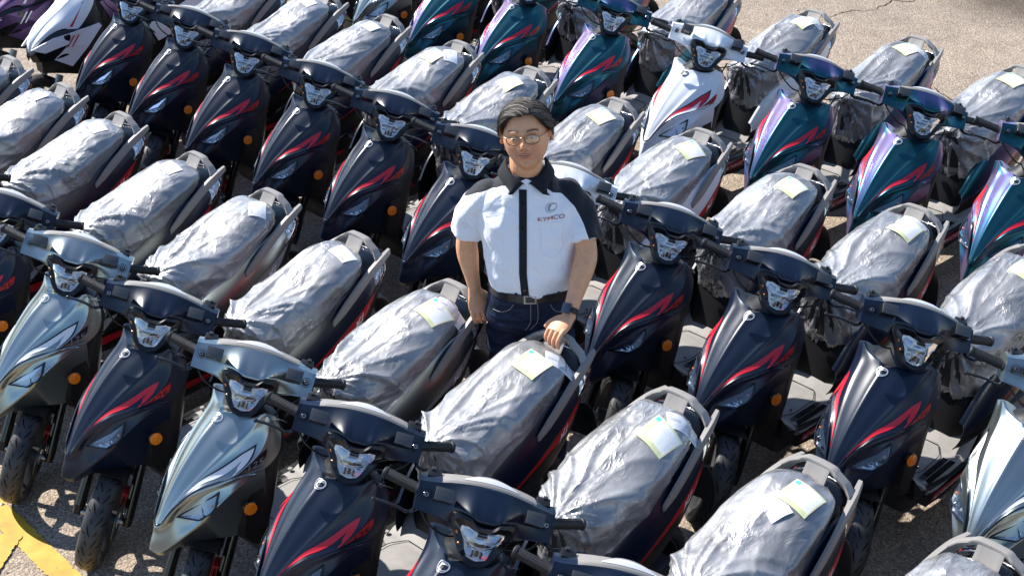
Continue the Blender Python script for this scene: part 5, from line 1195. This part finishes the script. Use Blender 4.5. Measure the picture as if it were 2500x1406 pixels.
# embroidered badge and name
V, F = text_mesh('KYMCO', .026); tx = mesh_ob('lettering', [onshirt(.090 + v[0] * 1.12, 1.302 + v[1] * .8, .0042) for v in V], F, M['embred'], shirt, smooth=False)
def badge(cx, cz, w_, mat, par, put):
    mb = MB()
    def arc(r0, r1, a0, a1, m, dx=0, taper=False):
        V = []
        for i in range(m + 1):
            a = a0 + (a1 - a0) * i / m; q = (r1 - r0) * (sin(pi * i / m) * .85 + .15 if taper else 1)
            V += [put(cx + dx + cos(a) * (r1 - q) * w_ * 1.35, cz + sin(a) * (r1 - q) * w_), put(cx + dx + cos(a) * r1 * w_ * 1.35, cz + sin(a) * r1 * w_)]
        mb.add(V, [(2 * i, 2 * i + 1, 2 * i + 3, 2 * i + 2) for i in range(m)])
    arc(.88, 1, 0, 2 * pi, 40); arc(.40, .74, .6, 2 * pi - .6, 24, .18 * w_, True)
    for q in ([(-.75, -.5), (-.52, -.62), (-.30, .70), (-.55, .72)], [(-.42, -.02), (-.02, .70), (.25, .70), (-.25, -.02)]): mb.add([put(cx + a * w_, cz + b * w_) for a, b in q], [(0, 1, 2, 3)])
    return mb.ob('badge', mat, par, smooth=False)
badge(.091, 1.338, .0165, M['silk'], shirt, lambda x, z: onshirt(x, z, .0017))
badge(.243, 1.215, .0135, M['dwhite'], shirt, lambda x, z: onshirt(x, z, .0017))
badge(-.2405, 1.235, .0135, M['dwhite'], shirt, lambda x, z: onshirt(x, z, .0017))
# collar: stand and two flaps
def flap(s, tipx, tipz):
    rows = []
    for t in np.linspace(0, 1, 14):
        a = lerp([s * .014, -.078, 1.418], [s * .070, .020, 1.478], t); a = np.array([s * .072 * sin(t * 1.75 + .12), .012 - .085 * cos(t * 1.75 + .12), 1.420 + .058 * t ** .8])
        o = np.array([s * .105 * sin(t * 1.75 + .12), .012 - .108 * cos(t * 1.75 + .12), 1.415 + .018 * t]); tip = np.array([tipx, -.110, tipz]); k = math.exp(-(t / .33) ** 2); o = o * (1 - k) + tip * k
        if t < .02: o = np.array([s * .030 + tipx * .35, -.100, 1.395])
        rows.append([a, a + [s * .006, -.004, .004], lerp(a, o, .5) + [s * .004, -.006, .003], o])
    return sheet(dense(np.array(rows), 28, 12), .0025, s > 0)
c1 = mesh_ob('collar', *MB_join(flap(1, .088, 1.392), flap(-1, -.070, 1.398)), M['cotton_black'], MAN, angle=60)
bk = []
for t in np.linspace(-2.9, 2.9, 30): 
    bk.append([np.array([.074 * sin(t * .54), .012 + .078 * -cos(t * .54), 1.42 + .05 * abs(t / 2.9) ** .8]), np.array([.078 * sin(t * .54), .014 + .082 * -cos(t * .54), 1.405 + .05 * abs(t / 2.9) ** .8])])
# ---- jeans, belt
jn = MB(); secs = []
for z, a, b, cx, cy in ((1.005, .160, .128, .020, -.030), (.97, .168, .134, .020, -.028), (.90, .180, .132, .018, -.018), (.82, .178, .122, .014, -.008), (.79, .16, .11, .012, -.005)):
    secs.append([np.array([cx + a * math.copysign(abs(cos(t)) ** .9, cos(t)), cy + b * math.copysign(abs(sin(t)) ** .9, sin(t)), z]) for t in np.linspace(0, 2 * pi, 36, endpoint=False)])
jn.add(*loft([np.array(q) for q in dense(np.array(secs), 20, 36)]))
for s in (-1, 1):
    jn.add(*tube(curve([(.012 + s * .078, -.005, .86), (.010 + s * .085, -.005, .70), (.005 + s * .09, .0, .50), (s * .095, .01, .28), (s * .10, .015, .06)], 26), [(r, r * 1.02) for r in np.interp(np.linspace(0, 1, 26), [0, .2, .5, .75, 1], [.092, .090, .068, .060, .058])], 22))
jeans = remesh('jeans', jn.V, jn.F, .009, M['denim'], MAN, 5, .5)
Pj = verts(jeans.data); nj = np.zeros(len(Pj) * 3, dtype=np.float32); jeans.data.vertices.foreach_get('normal', nj); nj = nj.reshape(-1, 3)
Pj = Pj + nj * (.004 * wave(Pj + .015 * wave(Pj, (1, 0, 1), 30, 0)[:, None], (.35, 0, 1), 75, 1) * np.clip((.95 - Pj[:, 2]) / .1, 0, 1))[:, None]; jeans.data.vertices.foreach_set('co', Pj.astype(np.float32).ravel()); jeans.data.update()
BJ = BVHTree.FromPolygons([Vector(v) for v in Pj], [tuple(p.vertices) for p in jeans.data.polygons])
def onjean(x, z, off=.001):
    h = BJ.ray_cast(Vector((x, -1, z)), Vector((0, 1, 0))); return np.array(h[0]) - [0, off, 0] if h[0] else np.array([x, -.15, z])
ring = [np.array([.020 + .166 * math.copysign(abs(cos(t)) ** .9, cos(t)), -.029 + .1345 * math.copysign(abs(sin(t)) ** .9, sin(t)), .985]) for t in np.linspace(0, 2 * pi, 60, endpoint=False)]
belt = MB(); rows = [[r + [0, 0, -.017], r + (r - [.02, -.029, .985]) * .03 + [0, 0, -.016], r + (r - [.02, -.029, .985]) * .03 + [0, 0, .016], r + [0, 0, .017]] for r in ring]; V = [p for r in rows for p in r]; F = [(i * 4 + j, (i + 1) % 60 * 4 + j, (i + 1) % 60 * 4 + j + 1, i * 4 + j + 1) for i in range(60) for j in range(3)]
bl = mesh_ob('belt', V, F, M['leather'], MAN)
bc = np.array([.008, -.171, .985]); mesh_ob('buckle', *ring_plate([(-.024, -.018), (.024, -.018), (.024, .018), (-.024, .018)], [(-.018, -.0125), (.018, -.0125), (.018, .0125), (-.018, .0125)], lambda a, b, d: bc + np.array([a, -d + a * a * 3, b]), .004), M['alu'], bl, smooth=False)
for x in (-.085, -.045, .070, .115):
    mesh_ob('belt_loop', *box(np.array([x, np.interp(x, [-.12, -.05, .02, .1, .15], [-.115, -.155, -.168, -.150, -.125]), .985]), (.011, .006, .046), Matrix.Rotation(-x * 3, 3, 'Z'), bev=.002), M['denim'], jeans)
for pts in ([(-.055, .955), (-.075, .925), (-.105, .908), (-.135, .905)], [(.085, .955), (.10, .925), (.125, .908), (.155, .905)], [(.010, .965), (.010, .90), (.006, .86), (-.010, .835)], [(.036, .965), (.038, .90), (.030, .862), (.008, .835)]):
    mesh_ob('seam', *tube(np.array([onjean(x, z, .001) for x, z in curve([(*p, 0) for p in pts], 20)[:, :2]]), .0011, 5), M['stitch'], jeans)
for s in (-1, 1):
    V, F = tube(curve([(s * .10, .07, .045), (s * .10, .0, .05), (s * .105, -.09, .035), (s * .11, -.16, .028)], 16), [(.042, .045), (.045, .05), (.046, .05)] + [(.047, .038)] * 9 + [(.045, .03), (.042, .026), (.034, .02), (.018, .012)], 16); mesh_ob('shoe', V, F, M['gloss'], MAN)
# ---- watch on his left wrist
wd = WL - EL_L; wd /= np.linalg.norm(wd); wc = WL - wd * .022
nrm = np.array([-.45, -.62, .62]); nrm -= wd * (nrm @ wd); nrm /= np.linalg.norm(nrm); sd_ = np.cross(wd, nrm)
V, F = revolve([(.0285, -.011), (.031, -.010), (.031, .010), (.0285, .011)], wc, wd, 36); wt = mesh_ob('watch_strap', V, F, M['rubber'], MAN)
rot = Matrix((sd_, wd, nrm)).transposed(); V, F = box(wc + nrm * .033, (.036, .041, .010), rot, bev=.004); wcse = mesh_ob('watch_case', V, F, M['metal'], MAN)
V, F = box(wc + nrm * .0384, (.031, .036, .002), rot, bev=.0009); mesh_ob('watch_glass', V, F, plain('watch_screen', (.01, .02, .045), .08, coat=1), wcse)
# ------------------------------------------------------------------ placing
def build_scooter():
    par = thing('scooter', '', 'scooter'); fp = build_panel(par); build_beak(par); trim_strip(par)
    emblem(fp, M['emblem']); chev(fp, M['dblack'], .28, 'stripe_border'); chev(fp, M['red'], 0.0, 'stripe'); side_decal(fp, M['deepred'], M['dblack'])
    for sg in (1, -1): position_lamp(par, sg)
    leg_shield(par); floor_part(par); rear_body(par); front_end(par); handlebar(par); seat(par); grab_rail(par)
    return par
def kids(o): return [c for c in bpy.data.objects if c.parent == o]
PROTO = build_scooter(); TREE = {}
for o in bpy.data.objects:
    if o.parent: TREE.setdefault(o.parent.name, []).append(o)
def slot(o, m):
    o.material_slots[0].link = 'OBJECT'; o.material_slots[0].material = m
def paint_part(o, kind):
    n = o.name.split('.')[0]
    if n in ('front_panel', 'nose_fairing', 'handlebar_cover', 'side_panel') and kind != 'black': slot(o, M[kind])
    if kind == 'silver':
        if n == 'stripe' and o.parent.name.startswith('front'): slot(o, M['dwhite'])
        if n == 'stripe' and o.parent.name.startswith('side'): slot(o, M['dgrey'])
        if n == 'side_stripe': slot(o, M['dblack'])
        if n == 'lettering' and o.parent.name.startswith('side_stripe'): slot(o, M['dgrey'])
    if kind == 'white' and n == 'emblem': slot(o, M['dblack'])
def copy_scooter(kind):
    def rec(src, par):
        n = src.name.split('.')[0]
        if n == 'stripe_border' and kind in ('black', 'violet'): return None
        c = src.copy(); COL.objects.link(c)
        if par is not None: c.parent = par; paint_part(c, kind)
        for ch in TREE.get(src.name, []): rec(ch, c)
        return c
    return rec(PROTO, None)
POS = {'A1': (-1.895, 5.332, -134.48), 'A2': (-1.476, 4.894, -135.04), 'A3': (-1.053, 4.450, -134.83), 'A4': (-0.648, 4.046, -134.75), 'A5': (-0.228, 3.614, -134.08), 'A6': (0.161, 3.218, -135.9), 'A7': (0.614, 2.762, -134.93), 'A0': (-2.311, 5.764, -134.83), 'A-1': (-2.773, 6.273, -134.41), 'A-2': (-3.179, 6.695, -134.90), 'A-3': (-3.587, 7.125, -134.96), 'A-4': (-3.99, 7.55, -134.96),
       'B1': (-2.350, 8.629, -135.57), 'B2': (-1.943, 8.181, -135.68), 'B3': (-1.537, 7.735, -135.86), 'B4': (-1.105, 7.266, -135.63), 'B5': (-0.698, 6.831, -135.10), 'B6': (-0.285, 6.380, -136.23), 'B7': (0.123, 5.947, -134.84), 'B8': (0.530, 5.518, -135.76), 'B9': (0.919, 5.098, -136.72), 'B10': (1.346, 4.678, -135.02), 'B11': (1.745, 4.262, -135.6),
       'C0': (-1.19, 10.20, -137.2), 'C1': (-0.795, 9.783, -137.19), 'C2': (-0.413, 9.334, -137.19), 'C3': (0.015, 8.876, -137.23), 'C4': (0.479, 8.313, -137.47), 'C5': (0.949, 7.720, -137.46), 'C6': (1.447, 7.233, -136.59), 'C7': (1.885, 6.760, -137.19), 'C8': (2.315, 6.285, -137.0)}
KIND = {'A1': 'silver', 'A3': 'silver', 'B7': 'white', 'B11': 'silver', 'C0': 'silver', 'C1': 'silver', 'C2': 'violet', 'C3': 'violet', 'C4': 'violet', 'C5': 'white', 'C6': 'violet', 'C7': 'violet', 'C8': 'violet'}
G_A = 'scooters in the front row'; G_B = 'scooters in the middle row'; G_C = 'scooters in the back row'
LAB = {'A-4': 'black scooter at the left edge, only the corner of its grab rail in view', 'A-3': 'black scooter at the upper left edge, only its wrapped seat and rail in view', 'A-2': 'black scooter at the left edge, its wrapped seat second from the top there', 'A-1': 'black scooter at the left edge with one lone grip above its wrapped seat nose', 'A0': 'black scooter at the left edge, its handlebar just behind the silver one', 'A1': 'satin silver scooter cut by the left edge, nearest the painted yellow line', 'A2': 'black scooter between two silver scooters in front, its whole front wheel in view', 'A3': 'satin silver scooter whose rail the man holds with his right hand', 'A4': "black scooter whose rear rail is under the man's left hand with the watch", 'A5': 'black scooter at the bottom centre, its shield cut off below the round emblem', 'A6': 'black scooter at the bottom edge, only a grip, wrapped seat and rail in view', 'A7': 'scooter in the bottom right corner with only its rail and seat end in view', 'B1': 'black scooter at upper left directly beside the white sporty scooter', 'B2': 'black scooter at upper left, second to the right of the white sporty scooter', 'B3': 'black scooter at upper left, third to the right of the white sporty scooter', 'B4': 'black scooter at upper left, third to the left of the man', 'B5': 'black scooter left of the man, next to the one his shoulder hides', 'B6': "black scooter half hidden by the man's right shoulder and arm", 'B7': 'pearl white scooter hidden behind the man, one grip past his left shoulder', 'B8': 'black scooter just right of the man, its shield beside his left arm', 'B9': 'black scooter second to the right of the man, its floorboard bare in the sun', 'B10': 'black scooter third to the right of the man, beside the silver one', 'B11': 'satin silver scooter cut by the right edge of the picture', 'C0': 'silver scooter hidden at the top edge left of centre', 'C1': 'silver scooter at the top edge left of centre, only its nose and lamp in view', 'C2': 'violet and teal scooter at the top edge, leftmost of the violet ones', 'C3': 'violet and teal scooter at the top, second from left of the violet ones', 'C4': 'violet and teal scooter directly left of the white one in the back row', 'C5': 'pearl white scooter with red and black chevrons in the back row', 'C6': 'violet and teal scooter directly right of the white one in the back row', 'C7': 'violet and teal scooter second to the right of the white one in the back row', 'C8': 'violet and teal scooter cut by the right edge, farthest right in the back row'}
films = [film_mesh(s) for s in (11, 23, 37, 58)]
FMAT = {}
# seat cards: per scooter list of (kind, x, y, angle, length across, width)
CARDS = {'A-3': [('s', -1.02, .03, .3)], 'A-2': [('s', -1.0, .02, .1)], 'A-1': [('s', -1.0, .03, .2)], 'A0': [('s', -1.0, .02, .1)], 'A1': [('s', -1.03, .075, .7)], 'A2': [('s', -1.03, .06, .1)], 'A3': [('c', -.985, .075, .12), ('s', -1.05, .09, -.4)], 'A4': [('c', -.965, .05, 0.05), ('s', -1.06, .105, -.75)], 'A5': [('c', -.945, .085, .12), ('s', -1.05, .105, -.75)], 'A6': [('c', -.985, .055, .05), ('s', -.905, .01, .4)], 'A7': [('s', -1.0, .09, -.4)],
 'B1': [('s', -1.0, .0, .2)], 'B2': [('s', -1.0, .02, .1)], 'B3': [('s', -1.0, .03, .1)], 'B4': [('s', -1.02, .08, .75), ('c', -.95, .01, .1)], 'B5': [('c', -.96, .03, .3)], 'B6': [('c', -.98, .05, .2)], 'B7': [('c', -.98, .06, .3)], 'B8': [('c', -.975, .05, .1)], 'B9': [('c', -.98, .06, .05), ('s', -1.06, .06, -.3)], 'B10': [('c', -.98, .05, .1)], 'B11': [('c', -.98, .05, .1)],
 'C3': [('s', -1.0, .07, -.5)], 'C4': [('s', -1.02, .08, -.5), ('c', -.98, .0, .1)], 'C5': [('c', -.99, .04, .2), ('s', -1.04, .08, -.2)], 'C6': [('c', -1.0, .03, .3), ('s', -1.05, .08, -.1)], 'C7': [('c', -.99, .03, .2)], 'C8': [('c', -.98, .04, .2)]}
SHORT = {'A-4': 'at the very left edge, only a sliver showing', 'A-3': 'on the topmost seat at the left edge', 'A-2': 'on the second seat down at the left edge', 'A-1': 'on the third seat down at the left edge', 'A0': 'on the seat behind the dark handlebar at the left edge', 'A1': 'on the silver scooter at the left edge', 'A2': 'on the scooter between the two silver ones', 'A3': "on the silver scooter by the man's right hand", 'A4': 'on the seat in front of the man below his watch', 'A5': 'on the seat at bottom centre with card and slip', 'A6': 'on the large seat at lower right', 'A7': 'on the seat end in the bottom right corner', 'B1': 'on the upper left seat behind the first middle row handlebar', 'B2': 'on the seat behind the second middle row handlebar', 'B3': 'on the seat behind the third middle row handlebar', 'B4': 'on the seat with a white slip on its flank', 'B5': "on the seat left of the man's hair", 'B6': "on the seat beside the man's left ear", 'B7': 'on the white scooter behind the man', 'B8': "on the black scooter right of the man's arm", 'B9': 'on the second black scooter right of the man', 'B10': 'on the third black scooter right of the man', 'B11': 'on the silver scooter at the right edge', 'C0': 'on the far silver scooter at the top edge', 'C1': 'on the silver scooter at the top edge', 'C2': 'on the leftmost violet scooter at the top edge', 'C3': "on the violet scooter above the man's head", 'C4': 'on the violet scooter left of the white one', 'C5': 'on the white scooter in the back row', 'C6': 'on the violet scooter beside the white one', 'C7': 'on the violet scooter with bare ground behind', 'C8': 'on the violet scooter at the right edge'}
i = 0
for key in POS:
    x, y, h = POS[key]; kind = KIND.get(key, 'black'); s = copy_scooter(kind)
    s.location = (x, y, 0); s.rotation_euler = (0, 0, R(h)); s['label'] = LAB[key]; s['group'] = {'A': G_A, 'B': G_B, 'C': G_C}[key[0]]
    me, bv = films[(i * 7 + len(key)) % 4 if key not in ('A4', 'A5', 'A6', 'A3') else {'A3': 0, 'A4': 1, 'A5': 2, 'A6': 3}[key]]
    c = bpy.data.objects.new('plastic_cover', me); COL.objects.link(c); c.location = (x, y, 0); c.rotation_euler = (0, 0, R(h))
    tag(c, 'clear plastic cover ' + SHORT[key], 'plastic cover', 'clear plastic covers on the seats')
    for kd, cx, cy, ang in CARDS.get(key, []):
        if kd == 'c': cm = card_mesh(bv, (cx, cy), pi / 2 + ang * -1, .120, .110, M['cert'], 'certificate_card', .0045)
        else: cm = card_mesh(bv, (cx, cy), pi / 2 + ang * -1, .11, .075, M['slip'], 'delivery_slip', .003)
        o = bpy.data.objects.new(cm.name, cm); link(o, c)
    i += 1
# the prototype itself is only a pattern: take it out again
def kill(o):
    for ch in TREE.get(o.name, []): kill(ch)
    bpy.data.objects.remove(o)
kill(PROTO)

# ---- two sporty scooters of another model at the upper left
def sporty(label, loc, mat, accent):
    p = thing('sporty_scooter', label, 'scooter', loc, R(-135.5), 'sporty scooters at the upper left')
    rows = []
    for x, z, hw, ex, ez in ((.275, .585, .006, .272, .580), (.255, .650, .055, .240, .630), (.185, .722, .090, .160, .690), (.105, .780, .112, .075, .712), (.01, .842, .128, -.005, .690), (-.09, .905, .135, -.12, .800), (-.16, .945, .110, -.17, .880)):
        rows.append([np.array([x, 0, z + .006]), np.array([x - .004, hw * .35, z]), np.array([x - .006, hw * .45, z - .006]), np.array([(x + ex) / 2, hw * .92, (z * .55 + ez * .45)]), np.array([ex, hw * 1.03, ez])])
    D = dense(mirror_cols(rows), 34, 49); cw = mesh_ob('front_cowl', *sheet(D, .003, False), mat, p, angle=40)
    for sg in (1, -1):
        f = lambda x, y, z: np.array([x, sg * y, z])
        wy = lambda a, b: .055 + .125 * min(1, max(0, (.29 - a) / .30)) ** .7 + .02 * (b - .6)
        W1 = [(.285, .612), (.159, .672), (.014, .694), (-.134, .712), (-.150, .690), (-.04, .585), (.075, .475), (.172, .535), (.069, .622), (.140, .606), (.217, .583)]
        wg = mesh_ob('side_wing', *plate(W1 if sg > 0 else W1[::-1], lambda a, b, d: f(a, wy(a, b) + d, b), .006), mat, p, smooth=False)
        for q in (0, .028):
            S1 = [(.045 - q, .672), (.035 - q, .672), (.085 - q, .600), (.093 - q, .600)]; mesh_ob('stripe', *plate(S1, lambda a, b, d: f(a, wy(a, b) + .002 + d, b), .001), accent, wg, smooth=False)
        rows = [[f(.272, .008, .582), f(.240, .050, .628), f(.160, .088, .688), f(.075, .110, .708), f(-.02, .125, .688)], [f(.283, .020, .560), f(.245, .075, .600), f(.160, .115, .655), f(.06, .150, .680), f(-.06, .165, .690)], [f(.270, .030, .520), f(.22, .09, .53), f(.14, .13, .54), f(.05, .15, .56), f(-.08, .165, .60)]]
        mesh_ob('lamp_recess', *sheet(dense(np.array(rows), 12, 22), .004, sg > 0), M['gloss'], p)
        mesh_ob('headlight', *MB_join(ell(f(.232, .072, .612), (.024, .016, .010)), ell(f(.190, .096, .640), (.018, .014, .009))), M['optic'], p)
        ST = [(.060, .700), (.045, .702), (-.085, .845), (-.095, .850), (-.080, .838)]
        hits = BVHTree.FromPolygons([Vector(v) for v in sheet(D, .003)[0]], sheet(D, .003)[1])
        def on(x, z):
            h = hits.ray_cast(Vector((x, sg * 1, z)), Vector((0, -sg, 0)))[0]; return np.array([x, (h.y if h else sg * .13) + sg * .002, z])
        A_ = [on(x, z) for x, z in zip(np.linspace(.040, -.085, 10), np.linspace(.715, .850, 10))]; B_ = [on(x, z) for x, z in zip(np.linspace(.022, -.080, 10), np.linspace(.712, .850, 10))]
        mesh_ob('stripe', A_ + B_, [(k, k + 1, k + 11, k + 10) for k in range(9)], accent, cw, smooth=False)
        V, F = tube(np.array([f(.14, .09, .42), f(.22, .092, .24)]), .024, 12); mesh_ob('fork_leg', V, F, M['alu'], p)
        V, F = tube(np.array([f(-.16, .2, 1.0), f(-.20, .33, .985)]), .017, 12); mesh_ob('grip', V, F, M['rubber'], p)
    secs = []
    for x, hw, zt, zb in ((.22, .04, .54, .44), (.10, .10, .62, .42), (-.04, .13, .76, .38), (-.16, .13, .84, .34), (-.25, .12, .45, .30), (-.45, .14, .42, .28), (-.55, .14, .70, .28), (-.8, .14, .72, .35), (-1.15, .10, .78, .6)):
        secs.append([np.array([x, hw * a, zb + (zt - zb) * b]) for a, b in ((-.9, 0), (-1, .3), (-1, .7), (-.8, 1), (0, 1.02), (.8, 1), (1, .7), (1, .3), (.9, 0), (0, -.02))])
    mesh_ob('body_shell', *loft([np.array(q) for q in dense(np.array(secs), 40, 10)]), M['plastic'], p, angle=50)
    for sg in (1, -1):
        rows = [[np.array([x, sg * y, z]) for x, y, z in ((-.5, .145, .60), (-.8, .165, .70), (-1.2, .12, .84))], [np.array([x, sg * y, z]) for x, y, z in ((-.55, .16, .48), (-.8, .185, .56), (-1.15, .14, .72))]]
        mesh_ob('side_panel', *sheet(dense(np.array(rows), 6, 16), .004, sg > 0), mat, p)
    secs = [[np.array([-.20 + cos(t) * .035, y, .99 + sin(t) * .03 - abs(y) * .1]) for t in np.linspace(0, 2 * pi, 10, endpoint=False)] for y in np.linspace(-.2, .2, 9)]
    mesh_ob('handlebar_cover', *loft([np.array(q) for q in secs]), M['plastic'], p)
    G = seat_grid(24, 10, off=-.012, zlow=.3); n, m = G.shape[:2]; V = list(G.reshape(-1, 3)); F = [((i + 1) % n * m + j, i * m + j, i * m + j + 1, (i + 1) % n * m + j + 1) for i in range(n) for j in range(m - 1)]; mesh_ob('seat', V, F, M['seat'], p, angle=180)
    wheel(p, (.27, 0, .213), None, .05, 'front_wheel'); wheel(p, (-.98, 0, .213), None, .055, 'rear_wheel')
    return p
sporty('white sporty scooter with dark red slashes on its angular nose, upper left', (-2.77, 9.09, 0), M['white'], M['deepred'])
sporty('deep purple sporty scooter in the upper left corner, next to the white one', (-3.19, 9.56, 0), M['purple'], M['dwhite'])
bpy.context.view_layer.update()
